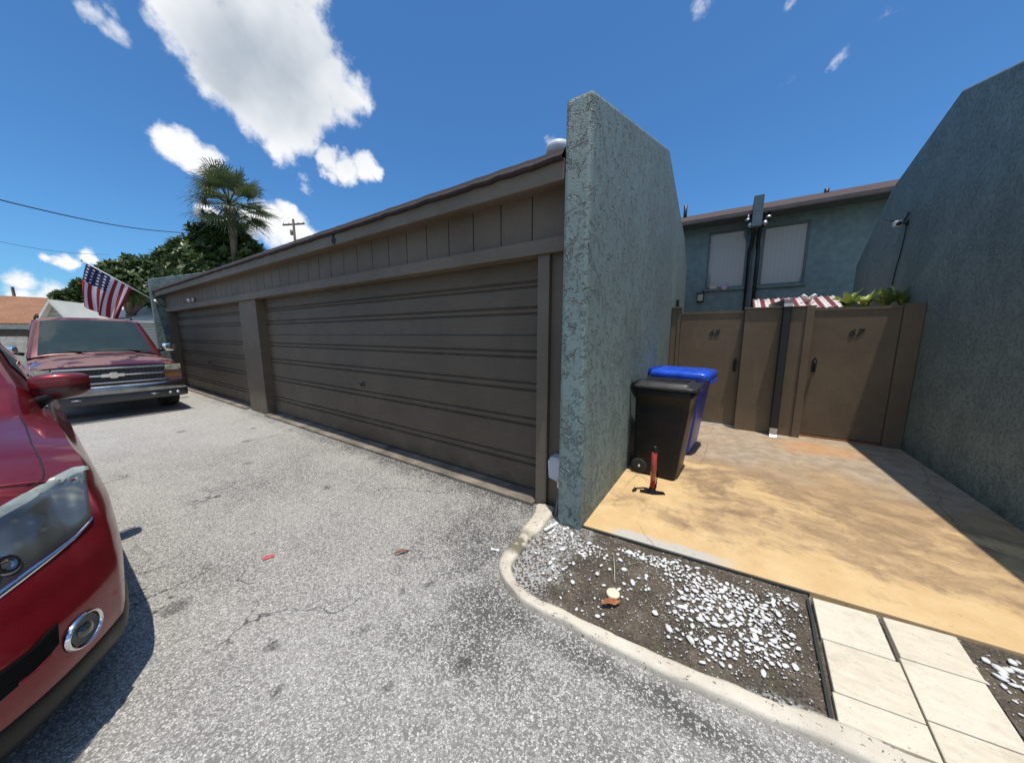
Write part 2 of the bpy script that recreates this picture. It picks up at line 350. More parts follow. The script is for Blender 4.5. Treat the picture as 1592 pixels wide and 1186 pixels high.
def m_slab():
    m, g, b = newmat('yellow_coated_worn_concrete'); p = g.pos(); x, y, z = g.sep(p)
    # worn patches lean down the slope, so stretch the noise a little
    q = g.v('ADD', g.v('MULTIPLY', p, (1.0, 1.5, 1)), g.v('SCALE', g.noise(p, 2.2, 4, col=True), sc=0.7))
    n = g.noise(q, 0.95, 7, 0.64, 0.3); n2 = g.noise(q, 4.0, 6, 0.66)
    edge = g.m('SUBTRACT', y, g.m('MULTIPLY', x, 0.085))          # distance from the front edge
    band = g.ss(edge, 2.50, 2.78, 1, 0)
    left = g.m('MULTIPLY', g.ss(x, -0.75, 0.15, 1, 0), g.ss(y, 3.2, 4.6, 1, 0))
    mid = g.ss(g.m('ADD', x, g.m('MULTIPLY', y, 0.25)), 1.1, 2.3, 0.12, 0.28)
    keep = g.m('ADD', g.m('ADD', g.m('MULTIPLY', band, 0.5), g.m('MULTIPLY', left, 0.30)), g.m('SUBTRACT', g.m('MULTIPLY', g.m('SUBTRACT', n, 0.5), 2.2), g.ss(y, 3.0, 5.0, 0.10, 0.35)))
    keep = g.m('ADD', keep, g.m('MULTIPLY', g.m('SUBTRACT', n2, 0.5), 0.9))
    kf = g.ss(keep, -0.22, 0.30)
    yel = g.mix(g.ss(g.noise(p, 6, 5), 0.3, 0.7), (0.61, 0.405, 0.19), (0.68, 0.48, 0.245))
    brn = g.mix(g.ss(n2, 0.3, 0.7), (0.27, 0.175, 0.095), (0.46, 0.31, 0.165))
    gry = g.mix(g.ss(g.noise(p, 7, 6, 0.65), 0.3, 0.7), (0.30, 0.225, 0.155), (0.44, 0.35, 0.255))
    und = g.mix(g.ss(g.m('ADD', y, g.m('MULTIPLY', g.m('SUBTRACT', g.noise(p, 1.7, 4), 0.5), 2.0)), 3.9, 4.9), brn, gry)
    c = g.mix(kf, und, yel)
    # bare pale sliver at the front left
    s1 = g.m('SUBTRACT', g.m('SUBTRACT', y, g.m('MULTIPLY', g.m('ADD', x, 0.84), 0.075)), 2.25)
    bare = g.m('MULTIPLY', g.ss(g.m('ADD', s1, g.m('MULTIPLY', g.m('SUBTRACT', g.noise(p, 5, 3), 0.5), 0.12)), 0.085, 0.10, 1, 0), g.m('MULTIPLY', g.ss(x, -0.66, -0.56), g.ss(x, -0.05, 0.22, 1, 0)))
    c = g.mix(g.m('MULTIPLY', bare, 0.9), c, (0.50, 0.47, 0.42))
    # rust stain near the second gate
    ru = g.m('SUBTRACT', 1.0, g.m('DIVIDE', g.v('DISTANCE', g.v('MULTIPLY', p, (1, 1.4, 0)), (1.05, 5.55*1.4, 0)), 0.75))
    c = g.mix(g.ss(g.m('ADD', ru, g.m('MULTIPLY', g.m('SUBTRACT', n2, 0.5), 1.5)), 0.15, 0.9, 0, 0.7), c, (0.55, 0.27, 0.11))
    cw = g.v('ADD', p, g.v('SCALE', g.noise(p, 3, 4, col=True), sc=0.16))
    cr = g.m('MULTIPLY', g.ss(g.vor(cw, 0.45, 'DISTANCE_TO_EDGE'), 0.0, 0.0035, 1, 0), g.ss(g.noise(p, 0.8, 2), 0.46, 0.54))
    c = g.mix(g.m('MULTIPLY', cr, 0.5), c, (0.10, 0.07, 0.04))
    spk = g.ss(g.noise(p, 38, 3, 0.7), 0.63, 0.72, 0, 0.45)
    c = g.mix(spk, c, (0.20, 0.14, 0.08))
    g.put(b.inputs['Base Color'], c); g.put(b.inputs['Roughness'], g.ss(kf, 0, 1, 0.85, 0.6))
    bump(g, b, g.m('SUBTRACT', g.m('ADD', g.noise(p, 40, 4), g.m('MULTIPLY', kf, 0.5)), g.m('MULTIPLY', cr, 2)), 0.3, 0.004); return m
M['slab'] = m_slab()
def m_soil():
    m, g, b = newmat('dark_crumbly_soil'); p = g.pos()
    n = g.noise(p, 5, 6, 0.65); f = g.noise(p, 90, 4, 0.7); x = g.sep(p)[0]
    c = g.mix(g.ss(n, 0.35, 0.65), (0.055, 0.045, 0.032), (0.115, 0.088, 0.062))
    c = g.mix(g.ss(g.noise(p, 9, 4), 0.55, 0.72, 0, 0.6), c, (0.085, 0.085, 0.035))      # mossy film
    c = g.mix(g.ss(f, 0.45, 0.7, 0, 0.6), c, (0.27, 0.22, 0.17))
    v = g.vor(p, 95, 'F1', 'Color'); gr = g.m('ADD', g.ss(x, -1.05, -0.55, 0.9, 0.0), g.m('MULTIPLY', g.m('SUBTRACT', n, 0.5), 1.6))
    y = g.sep(p)[1]
    gr = g.m('MAXIMUM', gr, g.m('MULTIPLY', g.ss(y, 1.50, 1.62, 1, 0), g.ss(x, 0.05, 0.4)))
    grit = g.m('MULTIPLY', g.ss(gr, 0.1, 0.6), g.ss(g.sep(v)[0], 0.35, 0.55))
    c = g.mix(grit, c, (0.44, 0.43, 0.41))
    g.put(b.inputs['Base Color'], c); b.inputs['Roughness'].default_value = 0.95
    bump(g, b, g.m('ADD', f, g.m('MULTIPLY', grit, 0.6)), 0.9, 0.012); return m
M['soil'] = m_soil()
def m_kerb():
    m, g, b = newmat('weathered_concrete_kerb'); p = g.pos()
    n = g.noise(p, 4, 6, 0.65); sp = g.noise(p, 42, 3, 0.7); x = g.sep(p)[0]
    c = g.mix(g.ss(n, 0.3, 0.7), (0.46, 0.40, 0.315), (0.66, 0.595, 0.485))
    c = g.mix(g.ss(x, -1.02, -0.6, 0.0, 0.35), c, (0.70, 0.625, 0.51))
    c = g.mix(g.ss(sp, 0.61, 0.67, 0, 0.85), c, (0.045, 0.042, 0.036))
    ky = g.sep(p)[1]
    c = g.mix(g.m('MULTIPLY', g.m('MULTIPLY', g.ss(ky, 1.62, 1.72), g.ss(ky, 1.85, 1.98, 1, 0)), g.ss(g.noise(p, 14, 5), 0.35, 0.5)), c, (0.17, 0.15, 0.11))
    g.put(b.inputs['Base Color'], c); b.inputs['Roughness'].default_value = 0.9
    bump(g, b, g.m('ADD', g.noise(p, 60, 4), g.m('MULTIPLY', n, 2)), 0.5, 0.006); return m
M['kerb'] = m_kerb()
def m_trav():
    m, g, b = newmat('cream_travertine'); p = g.pos(); oi = g.n('ShaderNodeObjectInfo').outputs['Random']
    n = g.noise(g.v('MULTIPLY', p, (3, 9, 1)), 4, 5, 0.6); n2 = g.noise(p, 30, 4, 0.6)
    c = g.mix(g.ss(n, 0.3, 0.7), (0.58, 0.50, 0.37), (0.69, 0.615, 0.48))
    c = g.mix(g.m('MULTIPLY', oi, 0.55), c, (0.72, 0.655, 0.53))
    pit = g.ss(g.noise(g.v('MULTIPLY', p, (1, 2.2, 1)), 55, 3, 0.6), 0.66, 0.73, 0, 0.8)
    c = g.mix(pit, c, (0.20, 0.155, 0.11)); c = g.mix(g.ss(n2, 0.5, 0.8, 0, 0.3), c, (0.56, 0.46, 0.34))
    g.put(b.inputs['Base Color'], c); c = g.mix(g.ss(g.noise(p, 7, 5, 0.7), .52, .72, 0, .35), c, (0.42, 0.35, 0.26)); g.put(b.inputs['Base Color'], c); b.inputs['Roughness'].default_value = 0.7
    bump(g, b, g.m('MULTIPLY', pit, -1), 0.4, 0.003); return m
M['trav'] = m_trav()
def m_pebble():
    m, g, b = newmat('white_marble_pebble'); oi = g.n('ShaderNodeObjectInfo').outputs['Random']; p = g.pos()
    c = g.mix(oi, (0.62, 0.60, 0.56), (0.82, 0.81, 0.79)); c = g.mix(g.ss(g.noise(p, 120, 4), .5, .75, 0, .5), c, (0.40, 0.35, 0.29)); c = g.mix(g.ss(g.sep(p)[2], .018, .026, .5, 0), c, (0.22, 0.18, 0.13))
    g.put(b.inputs['Base Color'], c); b.inputs['Roughness'].default_value = .6; return m
M['pebble'] = m_pebble()
M['edging'] = simple('dark_edging_strip', (0.03, 0.032, 0.028), 0.7, bs=0.3)
M['leafbrown'] = simple('dry_brown_leaf', (0.36, 0.13, 0.05), 0.7, var=0.2, vs=30)
def m_leaf(name, a, bcol, sub=0.15):
    m, g, b = newmat(name); p = g.pos(); r = g.n('ShaderNodeTexWhiteNoise'); g.put(r.inputs['Vector'], g.v('SNAP', p, (0.35, 0.35, 0.35)))
    c = g.mix(r.outputs['Value'], a, bcol); g.put(b.inputs['Base Color'], c); b.inputs['Roughness'].default_value = 0.42
    tr = g.n('ShaderNodeBsdfTranslucent'); g.put(tr.inputs[0], g.mix(0.5, c, (0.12, 0.16, 0.02)))
    mx = g.n('ShaderNodeMixShader'); mx.inputs[0].default_value = sub; o = [n for n in g.nt.nodes if n.type == 'OUTPUT_MATERIAL'][0]
    g.nt.links.new(b.outputs[0], mx.inputs[1]); g.nt.links.new(tr.outputs[0], mx.inputs[2]); g.nt.links.new(mx.outputs[0], o.inputs[0]); return m
M['leaf_tree'] = m_leaf('broad_tree_leaf', (0.035, 0.072, 0.022), (0.115, 0.155, 0.050))
M['leaf_palm'] = m_leaf('palm_frond', (0.055, 0.090, 0.045), (0.155, 0.185, 0.075))
M['leaf_pot'] = m_leaf('garden_leaf', (0.06, 0.13, 0.03), (0.50, 0.56, 0.16), 0.3)
M['bark'] = simple('grey_bark', (0.16, 0.12, 0.09), 0.9, var=0.2, vs=4, bs=0.8, bscale=12)
M['wood'] = simple('weathered_pole_wood', (0.13, 0.095, 0.07), 0.9, var=0.2)
M['cable'] = simple('black_cable', (0.02, 0.02, 0.02), 0.6)
M['grass'] = simple('dry_lawn', (0.085, 0.10, 0.04), 0.95, var=0.3, vs=2, obj=False)

# ------------------------------------------------------------------ setting
tag(MB().grid([[(-900, -900, -0.03), (900, -900, -0.03)], [(-900, 900, -0.03), (900, 900, -0.03)]]).build('ground', M['grass']), kind='structure')
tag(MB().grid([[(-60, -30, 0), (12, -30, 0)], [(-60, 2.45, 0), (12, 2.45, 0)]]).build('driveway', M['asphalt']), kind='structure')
tag(MB().grid([[(-60, 2.3, -.004), (-13.4, 2.3, -.004)], [(-60, 30, -.004), (-13.4, 30, -.004)]]).build('yard', simple('pale_yard_concrete', (0.33, 0.31, 0.27), 0.9, obj=False)), kind='structure')
def fy(x): return 2.25+(x+0.84)*0.075          # front edge of the walkway slab
sl = MB(); sl.prism([(-0.835, fy(-.835)), (1.955, fy(1.955)), (1.955, 10.2), (-0.835, 10.2)], -0.06, 0.035, 'z')
tag(sl.build('walkway_slab', M['slab'], bevel=0.006), kind='structure')
KO = [(-1.30,2.33),(-1.275,2.27),(-1.24,2.18),(-1.20,1.95),(-1.185,1.75),(-1.17,1.63),(-1.12,1.52),(-1.02,1.43),(-0.92,1.385),(-0.82,1.365),(-0.66,1.37),(-0.50,1.375),(-0.21,1.385),(0.05,1.40),(0.44,1.455),(0.8,1.50),(1.4,1.57),(2.2,1.66),(3.4,1.80)]
KI = [(-1.13,2.36),(-1.12,2.30),(-1.10,2.20),(-1.085,1.95),(-1.075,1.75),(-1.06,1.63),(-1.035,1.55),(-0.97,1.485),(-0.89,1.445),(-0.80,1.425),(-0.66,1.435),(-0.50,1.445),(-0.24,1.455),(0.03,1.48),(0.43,1.545),(0.79,1.59),(1.39,1.66),(2.19,1.75),(3.39,1.89)]
def resample(L, n):
    out = []
    for i in range(len(L)-1):
        for k in range(n):
            t = k/n
            p0 = L[max(i-1, 0)]; p1 = L[i]; p2 = L[i+1]; p3 = L[min(i+2, len(L)-1)]
            f = lambda a, b, c, d: 0.5*((2*b)+(-a+c)*t+(2*a-5*b+4*c-d)*t*t+(-a+3*b-3*c+d)*t**3)
            out.append((f(p0[0], p1[0], p2[0], p3[0]), f(p0[1], p1[1], p2[1], p3[1])))
    out.append(L[-1]); return out
ko = resample(KO, 10); ki = resample(KI, 10)
rows = []
for i, (a, b) in enumerate(zip(ko, ki)):
    A = Vector((a[0], a[1], 0)); B = Vector((b[0], b[1], 0)); row = []
    for t, z in ((-0.02, -0.01), (0.0, 0.022), (0.05, 0.036), (0.2, 0.042), (0.5, 0.043), (0.8, 0.043), (0.95, 0.040), (1.0, 0.026), (1.02, -0.01)):
        P = A.lerp(B, t); nz = noise.noise(Vector((P.x*7, P.y*7, t*2)))*0.010+noise.noise(Vector((P.x*25, P.y*25, 3)))*0.004
        d = (B-A).normalized()*(noise.noise(Vector((P.x*6, P.y*6, 9)))*0.016 if t < 0.2 or t > 0.8 else 0)
        row.append((P.x+d.x, P.y+d.y, z+(nz if z > 0.01 else 0)))
    rows.append(row)
tag(MB().grid(rows).build('kerb', M['kerb']), kind='structure')
def ylow(x):
    for a, b in zip(ki[40:], ki[41:]):
        if a[0] <= x <= b[0]: return a[1]+(b[1]-a[1])*(x-a[0])/max(1e-6, b[0]-a[0])
    return 1.6
def bed(name, x0, x1):
    rows = []
    nx = int((x1-x0)/0.016)
    for i in range(nx+1):
        x = x0+(x1-x0)*i/nx; lo = (ylow(max(x, -1.055))-0.02) if x > -1.06 else 1.62; hi = fy(x)+0.01 if x > -0.84 else 2.42; row = []
        for k in range(61):
            y = lo+(hi-lo)*k/60
            z = 0.016+noise.noise(Vector((x*6, y*6, 0)))*0.006+noise.noise(Vector((x*38, y*38, 4)))*0.0045+noise.noise(Vector((x*90, y*90, 7)))*0.0025
            row.append((x, y, z))
        rows.append(row)
    return tag(MB().grid(rows).build(name, M['soil']), kind='structure')
bed('soil_bed', -1.10, 0.49); bed('soil_bed', 1.03, 2.6)

# ------------------------------------------------------------------ garage
GF = 2.38; GD = 2.53; XR = -1.03; XL = -13.42
G = thing('garage_building', 'long brown two-bay garage with board-and-batten header and dark shingled roof edge', 'garage', (-7.2, 5.4, 0))
def gp(mb, name, mat, parent=None, **k):
    o = mb.build(name, mat, None, **k); p = parent or G
    o.parent = p
    if not parent: o.matrix_parent_inverse = Matrix.Translation(-G.location)
    return o
b = MB(); b.box(XL, XR, 8.3, 8.5, 0, 3.1); b.box(XL, XL+0.1, GF+.1, 8.3, 0, 2.55); b.box(XR-0.1, XR-.002, GF+.3, 8.3, 0, 2.55)
gp(b, 'wall', M['brown'])
# header: boards with battens
b = MB(); b.box(XL, XR-.002, GF+0.012, GF+0.12, 2.20, 2.62)
x = XR-0.003; w0 = 0.36
while x > XL+.05:
    xa = max(XL, x-w0+.011); b.box(xa, x, GF-0.008, GF+0.011, 2.205, 2.60); x -= w0; w0 = 0.307
gp(b, 'header_board', M['brown'])
b = MB(); b.box(XL, XR-.002, GF-0.045, GF+0.10, 2.125, 2.235); gp(b, 'header_trim', M['trim'], bevel=0.004)
b = MB(); b.box(XL-.05, XR-.002, 2.19, 2.235, 2.555, 2.690); gp(b, 'fascia', M['trim'], bevel=0.004)
b = MB(); b.box(XL, XR-.002, 2.236, GF-.008, 2.575, 2.60); gp(b, 'soffit', M['brown'])
# roof: thick shingled edge and a low slope behind it
b = MB(); n = 160; rws = []
for i in range(n+1):
    X = XL-.06+(XR-.003-(XL-.06))*i/n; jg = random.uniform(-0.006, 0.006)
    rws.append([(X, 2.30, 2.66), (X, 2.155+jg*.4, 2.672+jg), (X, 2.150+jg*.4, 2.690+jg), (X, 2.175, 2.72+jg*.6), (X, 2.20, 2.755+jg*.5), (X, 2.30, 2.79), (X, 5.4, 3.25), (X, 8.6, 3.30), (X, 8.6, 3.2), (X, 5.4, 3.12), (X, 2.30, 2.66)])
b.grid(rws, smooth=False); gp(b, 'roof', M['shingle_dark'])
def sect_door(x0, x1, name):
    b = MB(); H = 2.14
    # sectional door: profile of four pressed panels with double ribs
    prof = [(0.0, 0.05)]
    # (z, depth offset) grooves at measured heights
    zs = [0.28, 0.365, 0.64, 0.76, 0.985, 1.07, 1.285, 1.36, 1.665, 1.80, 1.86]
    ribs = [(0.275, 0.375), (0.64, 0.765), (0.975, 1.075), (1.275, 1.36), (1.665, 1.80), (1.88, 1.96)]
    ribs = [(0.275, 0.355), (0.655, 0.735), (0.985, 1.065), (1.285, 1.355), (1.675, 1.745), (1.905, 1.965)]
    prof = [(GD, 0.05)]
    for a, c in ribs:
        prof += [(GD, a-0.006), (GD+0.022, a), (GD+0.022, a+0.008), (GD+.004, a+0.022), (GD+.004, c-0.022), (GD+0.022, c-0.008), (GD+0.022, c), (GD, c+0.006)]
    prof += [(GD, H), (GD+0.06, H), (GD+0.06, 0.05)]
    # seam between the sections
    b.prism(prof, x0, x1, 'x')
    return gp(b, name, M['door'])
d1 = sect_door(-7.10, -1.24, 'garage_door')
b = MB(); b.box(-7.10, -1.24, GD-.004, GD-.001, 1.490, 1.497); gp(b, 'panel_seam', M['black_metal'], d1)
d2 = sect_door(-13.36, -8.00, 'garage_door')
def door_handle(x, z, par):
    b = MB(); b.lathe([(0.0, -0.012), (0.035, -0.012), (0.035, 0.0)], (x, GD-.001, z), 'y', 16)
    b.tube([(x, GD-.012, z), (x, GD-.05, z)], 0.010, 8); b.tube([(x-.05, GD-.052, z+.012), (x+.05, GD-.052, z-.012)], 0.009, 8)
    gp(b, 'handle', simple('tarnished_steel', (0.10, 0.09, 0.08), 0.4, 0.7), par)
hp = at_y(565, 597, GD); door_handle(hp.x, hp.z, d1)
hp = at_y(328, 563, GD); door_handle(hp.x, hp.z, d2)
b = MB(); b.box(-7.87, -7.10, GF, GD+.1, 0, 2.124); gp(b, 'pilaster', M['brown'], bevel=0.004)
for q in ((-8.02, -7.875, GF+.035), (XL, XL+.12, GF), (-1.33, -1.225, GF-.012)): gp(MB().box(q[0], q[1], q[2], GD+.08, 0, 2.124), 'door_jamb', M['trim'], bevel=0.003)
b = MB(); b.box(-1.222, XR-.003, GF+.03, GD+.08, 0, 2.124); gp(b, 'side_panel', M['brown'])
sm_ = simple('stained_concrete_sill', (0.22, 0.185, 0.145), 0.9, var=0.25, vs=3, bs=0.4, obj=False)
gp(MB().box(-13.3, -8.03, GF-.06, GD+.06, -0.02, 0.03), 'door_sill', sm_, bevel=.006); gp(MB().box(-7.09, -1.335, GF-.06, GD+.06, -0.02, 0.030), 'door_sill', sm_, bevel=.006)
# dark garage interior behind the doors is closed by the doors themselves
def glyph(txt, size, mat, parent, M4, shear=0.0, ext=0.006, name='number'):
    cu = bpy.data.curves.new('glyph', 'FONT'); cu.body = txt; cu.size = size; cu.extrude = ext; cu.align_x = 'CENTER'; cu.shear = shear
    cu.offset = size*0.008; cu.bevel_depth = 0.0; cu.resolution_u = 6
    t = bpy.data.objects.new('glyph', cu); COL.objects.link(t); bpy.context.view_layer.update()
    me = bpy.data.meshes.new_from_object(t.evaluated_get(bpy.context.evaluated_depsgraph_get()))
    bpy.data.objects.remove(t); bpy.data.curves.remove(cu); me.materials.clear(); me.materials.append(mat)
    me.transform(M4); o = bpy.data.objects.new(name, me); COL.objects.link(o)
    if parent: o.parent = parent
    return o
FR = Matrix.Rotation(math.pi/2, 4, 'X')       # letters standing up, facing -Y
hp = at_y(518, 374, 2.185)
o = glyph('6', 0.17, M['black_metal'], None, Matrix.Translation((hp.x, 2.184, 2.565))@FR, 0.15); o.parent = G; o.matrix_parent_inverse = Matrix.Translation(-G.location)
hp = at_y(302, 466, GF-.02)
b = MB(); b.lathe([(0, .0), (.05, .0), (.05, .03), (0.03, .035)], (hp.x, GF-.06, hp.z), 'y', 12); b.tube([(hp.x, GF-.05, hp.z), (hp.x, GF-.14, hp.z-.03)], [0.03, 0.045], 10)
tag(b.build('flood_light', M['galv']), 'small metal flood light on the garage header above the far door', 'light')
# roof vent
vp = at_y(868, 232, 3.3)
b = MB(); vz = 2.95; b.lathe([(0.07, vz-.1), (0.07, vp.z-.06), (0.12, vp.z-.06), (0.13, vp.z), (0.11, vp.z+.04), (0.0, vp.z+.06)], (vp.x, 3.3, 0), 'z', 24)
tag(b.build('roof_vent', M['grey_plastic']), 'pale grey round roof vent peeking over the roof beside the pier wall', 'vent')

# wing walls
def wing(x0, x1, prof, name, label, cat, mat, bev=0.012, ruff=True):
    b = MB(); b.prism(prof, x0, x1, 'x'); return tag(b.build(name, mat, bevel=bev), label, cat)
pier = wing(XR, -0.835, [(2.18, -0.02), (2.18, 3.035), (4.91, 3.86), (6.9, 3.3), (7.65, 2.85), (7.65, -0.02)], 'stucco_wing_wall',
     'tall teal rough stucco wing wall with sloping top beside the garage and bins', 'wall', M['stucco'], 0.03)
wing(XL-.22, XL-.06, [(2.12, -0.02), (2.12, 3.02), (4.91, 3.86), (7.65, 2.85), (7.65, -0.02)], 'stucco_wing_wall',
     'distant teal stucco wing wall at the far end of the garage by the flag', 'wall', M['stucco'])
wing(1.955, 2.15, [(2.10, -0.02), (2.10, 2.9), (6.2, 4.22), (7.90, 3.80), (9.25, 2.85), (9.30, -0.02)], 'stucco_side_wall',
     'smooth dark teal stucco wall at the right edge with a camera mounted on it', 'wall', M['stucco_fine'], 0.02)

# utility box and pipes at the pier foot
U = thing('utility_box', 'small light grey outlet box on a conduit at the foot of the pier wall', 'outlet box', (-1.12, GF, 0.4))
b = MB(); b.prism([(-.055, -.09), (-.065, .05), (-.04, .10), (.045, .10), (.055, .06), (.055, -.06), (.03, -.11)], -0.07, 0.028, 'y'); b.build('housing', M['grey_plastic'], U, bevel=0.012)
b = MB(); b.box(0.005, 0.045, -0.03, 0.01, -0.18, -0.105); b.build('conduit', M['galv'], U, bevel=0.005)
tag(MB().tube([(-1.085, 2.33, 0.17), (-1.085, 2.30, 0.06), (-1.08, 2.27, 0.02)], 0.014, 8).build('pipe', simple('dirty_pipe', (0.2, 0.17, 0.13), 0.7)), 'short dirty pipe stub running into the ground by the pier wall', 'pipe')

# ------------------------------------------------------------------ gates and screen fence
FY = 6.15; ZT = 1.86
zg = 0.05
def gate(name, label, x0, x1, num, hx, hz, thresh, ztop):
    t = thing(name, label, 'gate', ((x0+x1)/2, FY, 0.04), 0)
    w = (x1-x0)/2; b = MB(); b.box(-w, w, 0, 0.045, 0.03, ztop-.04); b.build('gate_board', M['gate'], t, bevel=0.003)
    b = MB(); b.box(-w, w, -0.010, -0.002, ztop-.075, ztop-.04) ; b.build('top_rail', M['gate'], t)
    o = glyph(num, 0.140, M['black_metal'], t, Matrix.Translation((hx[1]-(x0+x1)/2, -0.004, hz[1]-.04))@FR, 0.28, 0.003)
    X = hx[0]-(x0+x1)/2; Z = hz[0]-.04
    b = MB(); b.prism([(X-.022, Z-.10), (X+.022, Z-.10), (X+.03, Z+.06), (X, Z+.12), (X-.03, Z+.06)], -0.006, 0, 'y')
    b.tube([(X, -.006, Z+.07), (X, -.045, Z+.05), (X, -.05, Z), (X, -.045, Z-.06), (X, -.006, Z-.085)], 0.009, 8); b.build('handle', M['black_metal'], t)
    b = MB(); b.box(-w, w, -0.02, 0.09, -0.02, 0.018); b.build('threshold', thresh, t)
    return t
gate('wooden_gate', 'flat brown wooden gate with black number 68 behind the bins', -0.70, 0.1645, '68', (0.10, -0.22), (1.02, 1.475), M['white'], ZT)
gate('wooden_gate', 'flat brown wooden gate with black number 67 beside the right wall', 0.945, 1.775, '67', (1.02, 1.38), (1.07, 1.475), simple('rusty_sill', (0.30, 0.13, 0.06), 0.8), ZT)
F = thing('wooden_fence', 'brown boxed fence panel between the two numbered gates carrying a black downspout', 'fence', (0.55, FY, 0))
b = MB(); b.box(-0.385, 0.385, -0.13, 0.06, 0.02, 1.87); b.build('panel', M['gate'], F, bevel=0.004)
b = MB(); b.box(-0.40, 0.40, -0.15, 0.08, 1.872, 1.892); b.build('cap', M['trim'], F, bevel=0.003)
b = MB(); b.box(0.30, 0.386, -0.155, -0.131, 0.02, 1.868); b.build('batten', M['gate'], F, bevel=0.003)
P_ = thing('fence_post', 'narrow brown fence post with a cap between the pier wall and gate 68', 'post', (-0.77, FY, 0))
b = MB(); b.box(-0.06, 0.066, -0.12, 0.06, 0.02, 1.92); b.box(0.03, 0.050, -0.135, -.121, 0.02, 1.90); b.build('post', M['gate'], P_, bevel=0.004)
b = MB(); b.box(-0.062, 0.075, -0.15, 0.08, 1.922, 1.945); b.build('cap', M['trim'], P_)
P_ = thing('fence_post', 'wide brown fence post between gate 67 and the right teal wall', 'post', (1.865, FY, 0))
b = MB(); b.box(-0.086, 0.086, -0.04, 0.06, 0.02, 1.88); b.build('post', M['gate'], P_, bevel=0.004)
# black downspout on the panel
D = thing('downspout', 'black square downspout running down the fence panel between the gates', 'downspout', (0.635, FY-.13, 0))
b = MB(); b.box(-0.045, 0.045, -0.136, -0.024, 0.16, 1.87); b.build('pipe', M['black_metal'], D, bevel=0.008)
b = MB(); b.box(-0.043, 0.043, -0.134, -0.026, 0.06, 0.158); b.prism([(-.134, .02), (-.20, -.01), (-.20, .0), (-.134, .06)], -0.043, 0.043, 'x'); b.build('outlet', M['galv'], D, bevel=0.006)
b = MB(); b.prism([(-.136, 1.872), (-.136, 1.93), (-.05, 1.985), (3.9, 2.16), (3.9, 2.07), (0.0, 1.90), (-.004, 1.872)], -0.044, 0.044, 'x'); b.build('elbow', M['black_metal'], D)
MB().box(-.046, .046, -.146, -.139, 1.88, 1.925).build('strap', M['white'], D); MB().box(-.047, .047, -.03, .01, 1.998, 2.004).build('strap', M['white'], D)

# ------------------------------------------------------------------ courtyard house behind
HY = 10.0
H = thing('town_house', 'teal two-storey town house with brown shingle roof behind the gates', 'house', (0.6, HY, 0))
def hpart(mb, name, mat, par=None, **k): 
    o = mb.build(name, mat, None, **k); o.parent = par or H
    if not par: o.matrix_parent_inverse = Matrix.Translation(-H.location)
    return o
wins = [(-0.64, 0.19, 2.66, 4.06), (0.47, 1.30, 2.66, 4.02)]
b = MB()
xs = [-5.0, wins[0][0], wins[0][1], wins[1][0], wins[1][1], 8.0]
for i in range(5):
    if i in (1, 3):
        w_ = wins[0] if i == 1 else wins[1]
        b.box(xs[i], xs[i+1], HY, HY+.15, 0, w_[2]); b.box(xs[i], xs[i+1], HY, HY+.15, w_[3], 4.20)
    else: b.box(xs[i], xs[i+1], HY, HY+.15, 0, 4.20)
b.box(-5, 8, HY+5, HY+5.1, 0, 3.9); b.box(-5, -4.9, HY+.15, HY+5, 0, 3.9); b.box(7.9, 8, HY+.15, HY+5, 0, 3.9)
hpart(b, 'wall', simple('house_teal_stucco', (0.175, 0.235, 0.235), 0.75, bs=0.4, bscale=30, obj=False))
for (x0, x1, z0, z1) in wins:
    b = MB()
    for q in ((x0, x0+.04, z0, z1), (x1-.04, x1, z0, z1), (x0+.04, x1-.04, z0, z0+.04), (x0+.04, x1-.04, z1-.04, z1)): b.box(q[0], q[1], HY+.02, HY+.09, q[2], q[3])
    fr = hpart(b, 'window', M['winframe'])
    hpart(MB().box(x0+.04, x1-.04, HY+.075, HY+.085, z0+.04, z1-.04), 'pane', M['blinds'], fr)
    hpart(MB().box(x0-.05, x1+.03, HY-.05, HY-.001, z0-.06, z0-.002), 'sill', M['stucco_fine'], fr)
b = MB(); b.prism([(HY-.42, 4.22), (HY-.42, 4.28), (HY+1.9, 5.12), (HY+5.6, 3.9), (HY+5.6, 3.82), (HY+1.9, 5.04)], -5.3, 8.3, 'x'); hpart(b, 'roof', M['shingle'])
b = MB(); b.box(-5.3, 8.3, HY-.47, HY-.424, 4.17, 4.29); b.box(-5.3, 8.3, HY-.60, HY-.472, 4.16, 4.175); b.box(-5.3, 8.3, HY-.61, HY-.595, 4.176, 4.25); hpart(b, 'gutter', simple('brown_gutter', (0.10, 0.08, 0.07), 0.4))
b = MB(); b.box(-5.2, 8.2, HY-.423, HY-.002, 4.202, 4.218); hpart(b, 'soffit', M['winframe'])
b = MB(); b.box(0.205, 0.385, HY-.75, HY-.001, 3.86, 4.50); hpart(b, 'party_fin', simple('fin_teal_paint', (0.10, 0.15, 0.17), 0.7), bevel=0.006)
b = MB()
for s, x in ((-1, 0.13), (1, 0.50)):
    b.tube([(x, HY-.60, 4.16), (x, HY-.60, 4.02), (x-s*.05, HY-.60, 3.93), (x-s*.10, HY-.60, 3.88), (x-s*.13, HY-.45, 3.80), (x-s*.12, HY-.10, 3.6), (x-s*.10, HY-.08, 3.45), (x-s*.10, HY-.08, 0.1)], 0.040, 10)
hpart(b, 'downspout', M['black_metal'])
b = MB()
b.box(0.31, 0.36, HY-.06, HY-.001, 0.05, 3.85); hpart(b, 'corner_board', M['winframe'])
